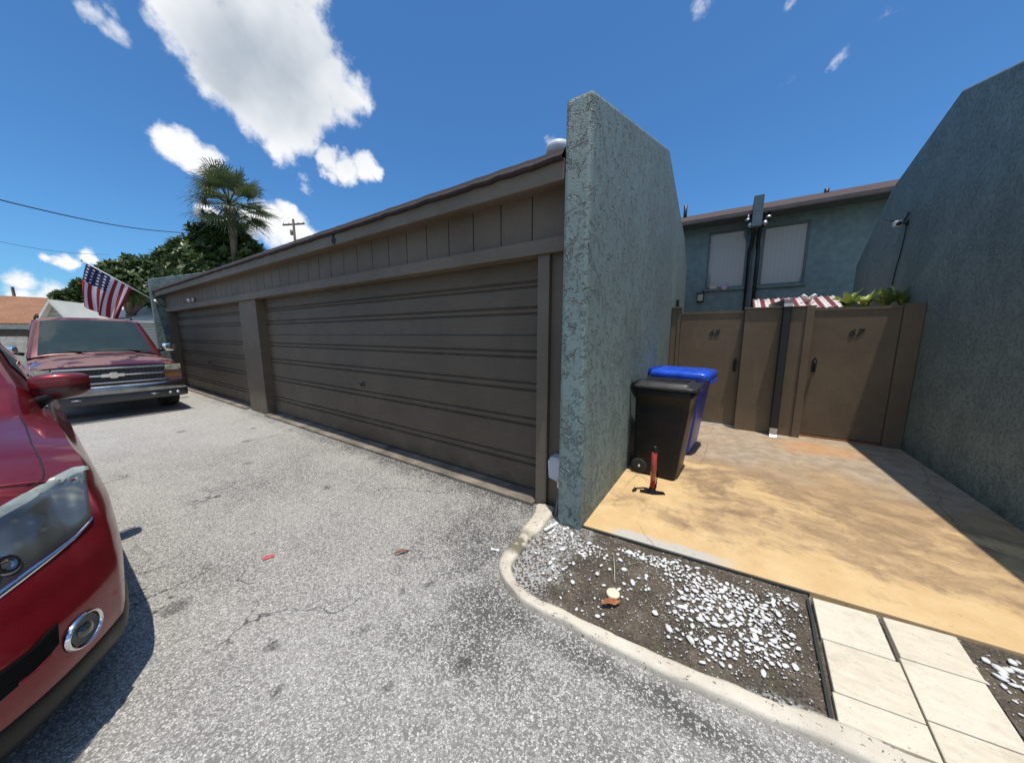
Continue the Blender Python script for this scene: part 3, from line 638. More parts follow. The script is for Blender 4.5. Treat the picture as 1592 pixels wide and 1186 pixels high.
for s, x in ((-1, 0.13), (1, 0.50)):
    hpart(MB().tube([(x, HY-.60, 4.07), (x, HY-.60, 4.03)], 0.052, 12), 'pipe_joint', M['galv']); hpart(MB().tube([(x-s*.03, HY-.60, 3.965), (x-s*.08, HY-.60, 3.90)], 0.047, 12), 'pipe_joint', M['galv'])
for px_, py_ in ((1066, 324), (1285, 299)):
    q = at_y(px_, py_, HY+1.6); hpart(MB().tube([(q.x, HY+1.6, 4.9), (q.x, HY+1.6, q.z+.08)], 0.05, 10), 'vent_pipe', M['black_metal'])
# small things on the house
tag(MB().box(-0.54, -0.38, HY-.048, HY-.006, 2.602, 2.76).build('sill_box', simple('beige_card', (0.55, 0.46, 0.38), 0.8), bevel=0.004), 'small beige box on the left window sill of the house', 'box')
b = MB(); b.lathe([(0.0, 2.602), (0.06, 2.602), (0.085, 2.68), (0.07, 2.73), (0.03, 2.76), (0.0, 2.765)], (-0.21, HY-.03, 0), 'z', 14)
tag(b.build('pot_ornament', simple('pale_lilac_glaze', (0.55, 0.42, 0.55), 0.5, var=0.3, vs=15)), 'small lilac ornament on the left window sill next to the beige box', 'ornament')
L = thing('wall_lantern', 'small square wall lantern on the teal house wall below the left window', 'lantern', (-0.72, HY, 2.44))
b = MB(); b.box(-.08, .08, -.03, 0, -.11, .11); b.box(-.085, .085, -.16, -.031, .10, .125); b.build('bracket', M['black_metal'], L)
MB().box(-.06, .06, -.14, -.035, -.08, .095).build('lamp_glass', simple('frosted_glass', (0.45, 0.42, 0.33), 0.3), L)
tag(MB().box(-.832, -.79, 6.45, 6.53, 1.93, 2.10).build('wall_bracket', M['black_metal'], bevel=0.006), 'small dark bracket on the inner side of the wing wall just behind the fence post', 'bracket')
# striped awning
A = thing('awning', 'red and white striped metal awning rising behind the gates', 'awning', (1.0, 8.4, 2.1))
def m_stripe():
    m, g, b = newmat('red_white_stripes'); p = g.obj(); x = g.sep(p)[0]
    s = g.m('FRACT', g.m('DIVIDE', g.m('ADD', x, 4), 0.165)); n = g.noise(p, 25, 4)
    c = g.mix(g.ss(g.m('ADD', s, g.m('MULTIPLY', g.m('SUBTRACT', n, 0.5), 0.5)), 0.42, 0.50), (0.20, 0.05, 0.06), (0.72, 0.64, 0.63)); g.put(b.inputs['Base Color'], c); b.inputs['Roughness'].default_value = 0.5; return m
rows = []
for i in range(121):
    x = -0.66+1.32*i/120; rp = 0.012*math.sin(2*math.pi*x/0.0825)
    rows.append([(x, -0.42, -0.13+rp), (x, -0.40, -0.10+rp), (x, 0.42, 0.14+rp)])
MB().grid(rows).build('canopy', m_stripe(), A, solid=0.004)
for x in (-.62, .62): MB().tube([(x, -.38, -.12), (x, -.38, -2.06)], 0.016, 8).build('post', M['black_metal'], A)
q = at_y(1257, 466, 8.3)
O = thing('roof_ornament', 'small white two-lobed ornament standing on the striped awning', 'ornament', (q.x, 8.3, 2.09)); O.scale = (.72, .72, .72)
b = MB(); b.lathe([(0.0, 0), (.05, .0), (.045, .03), (.07, .06), (.06, .11), (0.0, .14)], (0, 0, 0), 'z', 14); b.build('body', simple('tan_clay', (0.50, 0.36, 0.28), 0.7), O)
b = MB()
for s in (-1, 1): b.tube([(0.01*s, 0, .10), (.07*s, 0, .15), (.12*s, 0, .19), (.16*s, 0, .18)], [.02, .045, .045, .01], 10)
b.build('wing', M['white'], O)

# strappy plant behind gate 67
def strap_leaf(mb, base, ang, L, w, arch, wide=0.5):
    d = Vector((math.cos(ang), math.sin(ang), 0)); s = Vector((-d.y, d.x, 0)); r = []
    for k in range(8):
        t = k/7; p = base+d*L*t*arch+Vector((0, 0, L*(1-arch*0.4)*(t-0.75*t*t*arch*1.2))); ww = w*math.sin(math.pi*(0.12+0.86*t))**0.8
        r.append([p-s*ww+Vector((0, 0, .012)), p, p+s*ww+Vector((0, 0, .012))])
    mb.grid(r, True)
PL = thing('garden_plant', 'yellow-green leafy plant showing over the top of gate 67', 'plant', (1.66, 6.75, 0.035))
b = MB(); b.lathe([(0, 0), (.16, 0), (.21, .38), (.23, .38), (.23, .42), (.19, .42), (.18, .36), (0, .36)], (0, 0, 0), 'z', 24); b.build('pot', simple('terracotta', (0.35, 0.14, 0.08), 0.8), PL)
b = MB(); 
for dx, dy in ((0, 0), (-.14, .05), (.16, .02)): b.tube([(dx*.3, dy*.3, .35), (dx, dy, 1.0), (dx*1.3, dy*1.2, 1.86)], [.03, .025, .02], 8)
b.build('stem', M['bark'], PL)
b = MB()
for cx_ in (-.24, -.08, .10, .24):
    for k in range(22):
        strap_leaf(b, Vector((cx_*1.1, random.uniform(-.08, .08), 1.82+random.uniform(0, .08))), random.uniform(0, 6.28), random.uniform(.22, .38), random.uniform(.030, .048), random.uniform(.25, .75))
b.build('leaves', M['leaf_pot'], PL)

# security camera on the right wall
q = Vector((1.955, 7.10, 3.05))
C_ = thing('security_camera', 'small black and white outdoor camera high on the right teal wall', 'camera', q); C_.scale = (.75, .75, .75)
b = MB(); b.lathe([(0, 0), (.055, 0), (.055, -.02), (.02, -.03)], (0, 0, 0), 'x', 16); b.tube([(-.03, 0, 0), (-.12, -.03, .01)], 0.014, 8); b.build('mount', M['black_metal'], C_)
b = MB(); b.box(-.20, -.10, -.12, .0, -.05, .045); b.build('housing', M['white'], C_, bevel=0.015)
MB().lathe([(0, -.0), (.034, 0), (.036, -.03), (.0, -.032)], (-.15, -.122, -.02), 'y', 16).build('lens', M['black_metal'], C_); b = MB(); b.tube([(-.18, -.04, .045), (-.30, -.06, .10)], .009, 6); b.build('antenna', M['black_metal'], C_); MB().tube([(-.06, -.02, .03), (-.02, -.05, .18)], .014, 6).build('antenna', M['black_metal'], C_)
tag(MB().tube([(1.94, 7.08, 3.0), (1.945, 7.12, 2.75), (1.945, 7.22, 2.45), (1.945, 7.27, 2.2), (1.945, 7.30, 1.9), (1.945, 7.3, 0.6)], 0.006, 6).build('camera_cable', M['cable']), 'thin dark cable hanging from the camera down the right wall', 'cable')

# ------------------------------------------------------------------ wheelie bins
def rrect(hx, hy, r, z, cx=0.0, cy=0.0, n=5):
    p = []
    for (sx, sy, a0) in ((1, 1, 0), (-1, 1, 90), (-1, -1, 180), (1, -1, 270)):
        for k in range(n):
            a = R(a0+90*k/(n-1)); p.append((cx+sx*(hx-r)+r*math.cos(a), cy+sy*(hy-r)+r*math.sin(a), z))
    return p
def loft_rings(mb, rings, cap=True, smooth=True):
    n = len(rings[0]); vs = [p for r in rings for p in r]
    mb.add(vs, [(i*n+k, i*n+(k+1) % n, (i+1)*n+(k+1) % n, (i+1)*n+k) for i in range(len(rings)-1) for k in range(n)], smooth)
    if cap: mb.add(rings[0], [tuple(range(n))[::-1]]); mb.add(rings[-1], [tuple(range(n))])
def make_bin(loc, body_m, lid_m, label, hgt, dx, dy, lidstyle, rz=0.0):
    # front (lid opening) faces +x, wheels and hinge at -x
    t = thing('wheelie_bin', label, 'bin', loc, rz)
    b = MB()
    rings = [rrect(dx*.76, dy*.86, .04, .015, dx*-.15), rrect(dx*.78, dy*.87, .045, .05, dx*-.15)]
    for k in range(1, 7):
        f = k/6; rings.append(rrect(dx*(.78+.17*f), dy*(.87+.08*f), .05, .05+(hgt*.86-.05)*f, dx*-.15*(1-f)))
    rings += [rrect(dx*.99, dy*.985, .05, hgt*.865), rrect(dx*1.0, dy*1.0, .05, hgt*.875), rrect(dx*1.0, dy*1.0, .05, hgt*.925), rrect(dx*.97, dy*.97, .05, hgt*.93)]
    loft_rings(b, rings); 
    b.box(-dx*.80, -dx*.60, -dy*.55, dy*.55, .04, .16)
    b.build('body', body_m, t)
    for s in (-1, 1):
        c = (-dx*.66, s*(dy*.83), .085)
        b = MB(); b.lathe([(0, -.02), (.060, -.02), (.081, -.016), (.085, 0), (.081, .016), (.060, .02), (0, .02)], c, 'y', 28); w = b.build('wheel', M['rubber'], t)
        MB().lathe([(0, s*.026), (.012, s*.026), (.014, s*.021)], c, 'y', 14).build('hub', M['galv'], w)
    b = MB(); b.tube([(-dx*1.08, -dy*.8, hgt*.93), (-dx*1.20, -dy*.78, hgt*.955), (-dx*1.20, dy*.78, hgt*.955), (-dx*1.08, dy*.8, hgt*.93)], .016, 8)
    for s in (-1, 1): b.box(-dx*1.12, -dx*.95, s*dy*.72-.03, s*dy*.72+.03, hgt*.90, hgt*.975)
    b.build('handle', body_m, t)
    b = MB(); z0 = hgt*.932
    if lidstyle == 'step':
        loft_rings(b, [rrect(dx*1.05, dy*1.05, .06, z0, .01), rrect(dx*1.06, dy*1.06, .06, z0+.02, .01), rrect(dx*1.04, dy*1.03, .06, z0+.032, .01), rrect(dx*.93, dy*.86, .05, z0+.034, -.01), rrect(dx*.90, dy*.82, .05, z0+.058, -.01), rrect(dx*.84, dy*.76, .05, z0+.066, -.01)])
        for yy in (-.35, 0, .35): b.box(-dx*.8, dx*.75, dy*yy-.012, dy*yy+.012, z0+.066, z0+.073)
    else:
        loft_rings(b, [rrect(dx*1.08, dy*1.06, .06, z0-.045, .02), rrect(dx*1.10, dy*1.08, .07, z0-.02, .025), rrect(dx*1.09, dy*1.07, .07, z0+.015, .02), rrect(dx*1.03, dy*1.0, .08, z0+.035, .01), rrect(dx*.85, dy*.80, .08, z0+.05, -.01), rrect(dx*.75, dy*.66, .08, z0+.044, -.02), rrect(dx*.5, dy*.4, .05, z0+.058, -.02), rrect(dx*.2, dy*.15, .01, z0+.060, -.02)])
        b.prism([(dx*1.02, z0), (dx*1.14, z0-.01), (dx*1.20, z0-.09), (dx*1.17, z0-.10), (dx*1.06, z0-.035)], -dy*.72, dy*.72, 'y')
    b.build('lid', lid_m, t, sub=0)
    return t
make_bin((-0.50, 3.69, 0.035), M['black'], M['darkgrey'], 'black wheelie bin with a grey-black ridged lid in front of the blue bin', 0.99, .275, .25, 'step', R(-4))
make_bin((-0.47, 4.62, 0.035), M['blue'], M['blue_lid'], 'bright blue wheelie bin with a rounded lid behind the black bin', 1.06, .30, .32, 'round', R(-6))
tag(MB().box(-.02, -.019, 0, .001, 0, .001).build('tmp', None), 'x', 'x'); bpy.data.objects.remove(bpy.data.objects['tmp'])

# bicycle pump standing on the slab
PU = thing('floor_pump', 'red barrelled floor pump standing upright in front of the black bin', 'pump', (-0.49, 3.10, 0.035), R(20))
b = MB(); b.lathe([(0, 0), (.045, 0), (.045, .012), (.032, .03), (.026, .06), (.0, .06)], (0, 0, 0), 'z', 20)
b.prism([(-.11, -.022), (-.105, .022), (-.03, .035), (.03, .035), (.105, .022), (.11, -.022), (.03, -.04), (-.03, -.04)], 0.0, 0.010, 'z'); b.build('foot', M['black'], PU, bevel=0.003)
MB().tube([(0, 0, .055), (0, 0, .415)], 0.024, 20).build('barrel', simple('red_enamel', (0.33, 0.035, 0.022), 0.3, coat=.6), PU)
b = MB(); b.lathe([(.0245, .40), (.027, .405), (.027, .445), (.016, .455), (0, .457)], (0, 0, 0), 'z', 20); b.build('cap', M['black'], PU)
b = MB(); b.tube([(.02, .0, .05), (.034, .01, .09), (.036, .0, .2), (.03, .0, .05), (.02, .04, .012), (-.06, .07, .010), (-.13, .04, .012), (-.15, .0, .010)], .0055, 8)
b.build('hose', M['black'], PU)
MB().tube([(-.15, .03, .014), (-.15, .0, .016), (-.175, -.03, .016)], [.010, .015, .009], 10).build('nozzle', M['black'], PU)

# ------------------------------------------------------------------ pavers
def quad_paver(p, label):
    b = MB(); b.prism(p, 0.0, 0.042, 'z'); return tag(b.build('paver', M['trav'], bevel=0.004), label, 'paver', 'travertine pavers crossing the planting bed')
ROW = {0: [(2.285, 1.985), (1.98, 1.69), (1.685, 1.545)], 1: [(2.285, 2.02), (2.014, 1.715), (1.709, 1.56)]}
LAB = {0: ['cream travertine paver touching the slab in the left column', 'beige travertine paver in the middle of the left column', 'pale whitish travertine paver next to the kerb in the left column'],
       1: ['cream travertine paver touching the slab in the right column', 'beige travertine paver in the middle of the right column', 'pale whitish travertine paver next to the kerb in the right column']}
for c in (0, 1):
    for (ya, yb), lab in zip(ROW[c], LAB[c]):
        def X(x, y): return x-(2.285-y)*0.052
        jt = {2.285: 0, 1.98: .004, 1.685: -.003, 2.014: -.006, 1.709: .004}[ya]; xa, xb = (0.503+jt, 0.757 if ya > 2.0 else 0.768) if c == 0 else (0.781 if ya > 2.02 else 0.775, 1.036+jt)
        sk = 0.13
        pts = [(X(xa, y), y+(x_-0.503)*sk) for x_, y in ((xa, ya), )]
        pts = [(X(xa, ya), ya+(xa-.503)*sk-.0), (X(xb, ya), ya+(xb-.503)*sk), (X(xb, yb), yb+(xb-.503)*sk), (X(xa, yb), yb+(xa-.503)*sk)]
        quad_paver(pts, lab)
# edging strips round the bed
b = MB(); pts = [(x, fy(x)-.012) for x in [-.84+1.34*i/20 for i in range(21)]]
for a, c in zip(pts, pts[1:]): pass
rws = [[(x, y-.008+noise.noise(Vector((x*5, 1, 0)))*.004, 0.0), (x, y-.008+noise.noise(Vector((x*5, 1, 0)))*.004, .030), (x, y+.002, .030), (x, y+.002, 0.0)] for x, y in pts]
b.grid(rws, False); tag(b.build('edging_strip', M['edging']), 'thin dark edging strip along the front of the yellow slab', 'edging')
b = MB(); rws = []
for i in range(15):
    y = 2.27-(0.74*i/14); x = 0.486-(2.285-y)*.052; w_ = noise.noise(Vector((y*6, 2, 0)))*.004
    rws.append([(x-.010+w_, y, 0), (x-.010+w_, y, .034), (x+.002+w_, y, .034), (x+.002+w_, y, 0)])
b.grid(rws, False); tag(b.build('edging_strip', M['edging']), 'thin dark edging strip between the pebbly bed and the cream pavers', 'edging')

# ------------------------------------------------------------------ pebbles
def pebble_mesh(seed):
    bm = bmesh.new(); bmesh.ops.create_icosphere(bm, subdivisions=2, radius=1.0)
    for v in bm.verts:
        n_ = noise.noise(v.co*1.1+Vector((seed*3.1, 0, 0)))*.38+noise.noise(v.co*2.6+Vector((seed*3.1, 7, 0)))*.14
        v.co *= 1+n_; v.co.z *= .5
    for f in bm.faces: f.smooth = True
    me = bpy.data.meshes.new('pebble'); bm.to_mesh(me); bm.free(); me.materials.append(M['pebble']); return me
PM = [pebble_mesh(i) for i in range(8)]
clusters = [(-.90,2.04,.09,.06,34),(-.78,1.97,.10,.06,26),(-.98,2.12,.05,.05,14),(-.66,2.02,.08,.05,10),(-.37,2.13,.10,.04,26),(-.17,2.14,.12,.05,40),(-.03,2.04,.11,.08,46),(.12,2.03,.12,.09,52),(.24,2.03,.08,.08,28),(.38,2.18,.06,.04,14),
            (.08,1.88,.13,.06,34),(-.07,1.80,.08,.06,12),(.20,1.80,.09,.07,16),(.0,1.62,.12,.05,18),(.12,1.68,.08,.05,10),(.29,1.76,.05,.05,7),(.25,1.93,.10,.07,22),(-.45,1.86,.30,.20,18),(-.85,1.75,.15,.12,12),(-.6,1.56,.2,.05,5),
            (1.18,2.20,.10,.12,26),(1.16,1.98,.09,.10,24),(1.35,2.05,.14,.16,22),(1.12,1.80,.06,.06,8)]
pebs = []
def inbed(x, y):
    if y > fy(x)-.025 and x > -.84: return False
    if x < -1.05 or (x < -.84 and y > 2.17): return False
    if .455 < x < 1.03: return False
    return y > ylow(x)+.015
for (cx_, cy_, sx, sy, n) in clusters:
    n = int(n*1.5); sx *= .82; sy *= .88
    for _ in range(n*3):
        if n <= 0: break
        x = random.gauss(cx_, sx*.75); y = random.gauss(cy_, sy*.75)
        if not inbed(x, y): continue
        s = random.choice((.007, .009, .011, .012, .014, .018))*random.uniform(.72, 1.05)*(.85 if x < -.6 else 1)
        if any((x-a)**2+(y-c)**2 < (s+d)**2*.95 for a, c, d in pebs): continue
        pebs.append((x, y, s)); n -= 1
pebs.sort(key=lambda p: -p[2]/math.hypot(p[0], p[1]))
def place_peb(x, y, s): 
    return Matrix.Translation((x, y, .022+s*.25))@Matrix.Rotation(random.uniform(0, 6.28), 4, 'Z')@Matrix.Rotation(random.uniform(-.35, .35), 4, 'X')@Matrix.Diagonal((s*random.uniform(1, 1.5), s*random.uniform(.75, 1), s, 1))
for (x, y, s) in pebs[:290]:
    o = bpy.data.objects.new('pebble', random.choice(PM)); COL.objects.link(o); o.matrix_world = place_peb(x, y, s)
    tag(o, 'smooth white pebble lying loose on the dark soil beside the slab', 'pebble', 'white pebbles scattered on the soil bed')
b = MB()
def crumb(mb, x, y, s, me):
    mt = place_peb(x, y, s); mb.add([mt@v.co for v in me.vertices], [tuple(p.vertices) for p in me.polygons], True)
for (x, y, s) in pebs[290:]: crumb(b, x, y, s, random.choice(PM))
lowm = bpy.data.meshes.new('crumb'); bm = bmesh.new(); bmesh.ops.create_icosphere(bm, subdivisions=1, radius=1.0); bm.to_mesh(lowm); bm.free()
for _ in range(2600):
    c = random.choice(clusters); x = random.gauss(c[0], c[2]*1.3+.04); y = random.gauss(c[1], c[3]*1.3+.04)
    if inbed(x, y): crumb(b, x, y, random.uniform(.0016, .0042), lowm)
tag(b.build('gravel', M['pebble']), 'fine white stone chips sprinkled between the larger pebbles', 'gravel', kind='stuff')
# dark crumbs of soil for relief
b = MB()
for _ in range(1300):
    x = random.uniform(-1.03, .46) if random.random() < .8 else random.uniform(1.06, 1.6); y = random.uniform(1.5, 2.3)
    if inbed(x, y): crumb(b, x, y, random.uniform(.0015, .0036), lowm)
tag(b.build('soil_crumbs', M['soil']), 'loose dark crumbs of soil in the planting bed', 'soil', kind='stuff')

# round cap with a wire, leaves, litter
b = MB(); b.lathe([(0, .012), (.030, .012), (.036, .009), (.037, 0)], (-.44, 1.705, .028), 'z', 28)
tag(b.build('valve_cap', simple('cream_plastic', (0.80, 0.70, 0.48), 0.5, var=.05)), 'round cream plastic cap lying on the soil by the kerb', 'cap')
tag(MB().tube([(-.545, 2.06, .035), (-.50, 1.93, .05), (-.455, 1.79, .035)], .0022, 6).build('wire', simple('pale_wire', (0.5, 0.48, 0.38), 0.5)), 'thin pale wire poking out of the soil behind the cream cap', 'wire')
def dry_leaf(c, L, w, rz, label, mat, zoff=.03):
    r = []
    for k in range(11):
        t = k/10; x = L*(t-.5); ww = w*math.sin(math.pi*min(1, .04+.94*t))**.9; zc = .006*math.sin(3.5*t)+.004
        r.append([(x, -ww, zc+.014*abs(math.sin(5*t))), (x, 0, zc), (x, ww, zc+.012)])
    b = MB().grid(r); o = b.build('dry_leaf', mat, None, solid=.0008); o.location = (c[0], c[1], zoff); o.rotation_euler = (0.1, 0.08, rz); return tag(o, label, 'leaf')
dry_leaf((-.43, 1.625), .115, .019, R(42), 'curled reddish brown leaf lying on the soil next to the cream cap', M['leafbrown'])
dry_leaf((-1.77, 1.275), .10, .010, R(60), 'narrow brown leaf lying on the grey asphalt', simple('faded_brown_leaf', (0.24, 0.11, 0.07), .8), .006)
b = MB(); b.prism([(-.03, -.016), (.005, -.02), (.035, -.012), (.03, .014), (-.01, .018), (-.034, .010)], .004, .007, 'z'); o = b.build('plastic_scrap', simple('pink_plastic', (0.62, 0.12, 0.12), .5)); o.location = (-2.49, .75, 0); o.rotation_euler = (0, 0, R(70)); tag(o, 'small pinkish red scrap lying on the asphalt', 'scrap')
b = MB(); b.prism([(-.03, -.012), (.0, -.004), (.03, -.014), (.032, .012), (.0, .006), (-.03, .014)], .004, .012, 'z'); o = b.build('paper_scrap', M['white']); o.location = (-1.25, 1.66, 0); o.rotation_euler = (0, 0, R(20)); tag(o, 'tiny white paper scrap on the asphalt beside the kerb', 'scrap')
b = MB(); b.box(-.012, .012, -.07, .07, .03, .042); o = b.build('paint_stick', M['white']); o.location = (-1.03, 2.09, 0); o.rotation_euler = (0.05, 0, R(-18)); tag(o, 'thin white stick lying on pebbles at the foot of the pier wall', 'stick')

# ------------------------------------------------------------------ flag on the far pier
FL = thing('flag', 'American flag hanging from an angled pole at the far garage corner', 'flag', (-13.1, 2.17, 2.37))
tip = Vector((0.0, -1.16, 0.89)); 
MB().tube([(0, .02, -.015), tuple(tip)], .012, 8).build('pole', M['white'], FL)
MB().tube([(0, .03, -.02), (0, -.07, .055)], .022, 8).build('bracket', M['galv'], FL)
MB().lathe([(0, -.02), (.02, 0), (0, .02)], tuple(tip), 'z', 10).build('finial', M['black_metal'], FL)
def m_flag():
    m, g, b = newmat('flag_cloth'); uv = g.n('ShaderNodeUVMap').outputs[0]; u, v, _ = g.sep(uv)      # u 0..1 along the hoist (top first), v 0..1 to the fly
    st = g.m('MODULO', g.m('FLOOR', g.m('MULTIPLY', u, 13)), 2)
    c = g.mix(st, (0.34, 0.022, 0.035), (0.72, 0.69, 0.70))
    can = g.m('MULTIPLY', g.m('LESS_THAN', u, 7/13), g.m('LESS_THAN', v, 0.4))
    cu = g.m('SUBTRACT', g.m('FRACT', g.m('MULTIPLY', u, 13/7*9*.5)), .5); cv = g.m('SUBTRACT', g.m('FRACT', g.m('ADD', g.m('MULTIPLY', v, 2.5*5.5), g.m('MULTIPLY', g.m('MODULO', g.m('FLOOR', g.m('MULTIPLY', u, 13/7*9*.5)), 2), .5))), .5)
    star = g.m('LESS_THAN', g.m('ADD', g.m('MULTIPLY', cu, cu), g.m('MULTIPLY', cv, cv)), 0.05)
    cc = g.mix(star, (0.018, 0.022, 0.075), (0.72, 0.70, 0.72))
    g.put(b.inputs['Base Color'], g.mix(can, c, cc)); b.inputs['Roughness'].default_value = .8
    tr = g.n('ShaderNodeBsdfTranslucent'); g.put(tr.inputs[0], g.mix(can, c, cc)); mx = g.n('ShaderNodeMixShader'); mx.inputs[0].default_value = .35
    o = [n for n in g.nt.nodes if n.type == 'OUTPUT_MATERIAL'][0]
    g.nt.links.new(b.outputs[0], mx.inputs[1]); g.nt.links.new(tr.outputs[0], mx.inputs[2]); g.nt.links.new(mx.outputs[0], o.inputs[0]); return m
nu, nv = 40, 48; vs = []; uvs = []
d = (-tip).normalized()
for j in range(nv+1):
    v = j/nv
    for i in range(nu+1):
        u = i/nu
        A0 = tip+d*.08; B0 = tip+d*.92; C0 = Vector((.10, .92-2.17, 2.18-2.37)); D0 = Vector((-.05, 1.42-2.17, 1.86-2.37))
        p = A0.lerp(B0, u).lerp(C0.lerp(D0, u), v)
        p.z -= .05*math.sin(math.pi*u)*v; p.x += math.sin(u*15+v*2.0)*.07*v**.6+math.sin(u*6-1+v*3)*.09*v
        p.y += math.cos(u*15+v*2.0)*.035*v-.06*math.sin(math.pi*v)*(1-u)
        vs.append(tuple(p)); uvs.append((u, v))
me = bpy.data.meshes.new('cloth'); fs = [(j*(nu+1)+i, j*(nu+1)+i+1, (j+1)*(nu+1)+i+1, (j+1)*(nu+1)+i) for j in range(nv) for i in range(nu)]
me.from_pydata(vs, [], fs); uvl = me.uv_layers.new(name='UVMap')
for l in me.loops: uvl.data[l.index].uv = uvs[l.vertex_index]
for p in me.polygons: p.use_smooth = True
me.materials.append(m_flag()); o = bpy.data.objects.new('cloth', me); COL.objects.link(o); o.parent = FL

# ------------------------------------------------------------------ vehicles
def wheel(parent, x, y, r, w, side):
    c = (x, y, r); b = MB()
    b.lathe([(r*.62, -w/2), (r*.90, -w/2), (r*.985, -w/2+.03), (r, 0), (r*.985, w/2-.03), (r*.90, w/2), (r*.62, w/2)], c, 'y', 48); wh = b.build('wheel', M['rubber'], parent)
    b = MB(); b.lathe([(r*.63, w/2*side), (r*.60, w/2*side*.6), (r*.25, w/2*side*.55), (0, w/2*side*.6)], c, 'y', 32)
    for k in range(5):
        a = 2*math.pi*k/5; ca, sa = math.cos(a), math.sin(a)
        b.tube([(x+ca*r*.1, y+side*w*.40, r+sa*r*.1), (x+ca*r*.6, y+side*w*.42, r+sa*r*.6)], [.05, .03], 8)
    b.build('rim', M['galv'], wh); return wh
def apply_bool(o, cutters):
    for c in cutters:
        m = o.modifiers.new('bool', 'BOOLEAN'); m.operation = 'DIFFERENCE'; m.object = c; m.solver = 'EXACT'
    bpy.context.view_layer.update()
    me = bpy.data.meshes.new_from_object(o.evaluated_get(bpy.context.evaluated_depsgraph_get()))
    o.modifiers.clear(); o.data = me
    for c in cutters: bpy.data.objects.remove(c)

# --- near car: a red crossover, nose towards +x, origin at the nose on the ground
NC = thing('parked_car', 'shiny red crossover at the left edge, close to the viewer, front corner and headlight showing', 'car', (-1.60, -0.75, 0))
HW = 0.90
def tri(x, pts):
    if x <= pts[0][0]: return pts[0][1]
    for (a, fa), (c, fc) in zip(pts, pts[1:]):
        if x <= c:
            t = (x-a)/(c-a); t = t*t*(3-2*t)*.5+t*.5; return fa+(fc-fa)*t
    return pts[-1][1]
def outline(s):
    """s 0..1: rear side -> front corner -> nose centre; returns x, y, frontness"""
    if s < 0.5:
        x = -4.55+(4.55-0.95)*(s/0.5); f = 0.0
        y = HW*(1-0.06*max(0, (-3.6-x)/1.0)**2); return x, y, 0.0
    t = (s-0.5)/0.5; y = HW*math.cos(t*math.pi/2)**0.62
    x = -0.95+0.95*(1-(y/HW)**3.4)**0.9 if t > 0 else -0.95
    x = -0.56*(y/HW)**3.3-0.39*max(0, 1-t*4)**1.5
    return x, y, min(1, t*2.2)
def rec(z): return tri(z, [(.10, .12), (.22, .03), (.36, .0), (.50, .015), (.60, .09), (.72, .20), (.86, .36), (.96, .52), (1.1, .7)])
def tumble(z, x): return tri(z, [(.15, .05), (.25, .015), (.55, -.004), (.72, .005), (.85, .03), (1.0, .09), (1.1, .16)])
def ztop(x, y, fr): 
    side = tri(x, [(-4.5, 1.12), (-3.4, 1.10), (-2.2, 1.06), (-1.6, 1.035), (-1.1, .985), (-.8, .935), (-.5, .88), (-.2, .84), (0, .82)])
    return side
def zhood(x): return tri(x, [(-4.5, 1.12), (-2.2, 1.12), (-1.7, 1.115), (-1.2, 1.055), (-.8, .985), (-.5, .91), (-.3, .845), (-.1, .80)])
NS = 150; NZ = 34; NHD = 16
def body_point(s, k):
    x, y, fr = outline(s); zt = ztop(x, y, fr); zb = .235 if fr > 0 else .27
    if k <= NZ:
        z = zb+(zt-zb)*(k/NZ); 
        X = x-rec(z)*fr; Y = y-tumble(z, x)*(y/HW)
        # wheel arch flare
        return Vector((X, max(0, Y), z))
    f = (k-NZ)/NHD; base = body_point(s, NZ)
    zc = zhood(base.x); e = 1-(1-f)**2.2
    return Vector((base.x+(0.0)*f, base.y*(1-f), base.z+(zc-base.z)*e+0.012*math.sin(math.pi*min(1, f*2.2))*(1 if f < .45 else 0)))
def body_grid(s0, s1, n, side=1):
    return [[(lambda p: (p.x, p.y*side, p.z))(body_point(s0+(s1-s0)*i/n, k)) for k in range(NZ+NHD+1)] for i in range(n+1)]
b = MB(); gl = body_grid(0, 1, NS, 1); gr = body_grid(0, 1, NS, -1)
b.grid(gl); b.grid(gr)
# underside and tail
for i in range(NS): b.add([gl[i][0], gl[i+1][0], gr[i+1][0], gr[i][0]], [(0, 1, 2, 3)])
for k in range(NZ+NHD): b.add([gl[0][k], gl[0][k+1], gr[0][k+1], gr[0][k]], [(0, 1, 2, 3)])
body = b.build('body', M['red'], NC)
cut = []
for x in (-1.02, -3.72):
    for s in (-1, 1):
        cb = MB(); n = 48; rr = .395
        cb.prism([(x+rr*math.cos(2*math.pi*k/n), .34+rr*math.sin(2*math.pi*k/n)) for k in range(n)], s*.58, s*1.05, 'y')
        cut.append(cb.build('cutter', None))
for c in cut: c.parent = NC
apply_bool(body, cut)
for p in body.data.polygons: p.use_smooth = True
try:
    body.data.set_sharp_from_angle(angle=R(38))
except Exception: pass
for x in (-1.02, -3.72):
    for s in (-1, 1):
        wheel(NC, x, s*.735, .35, .225, s)
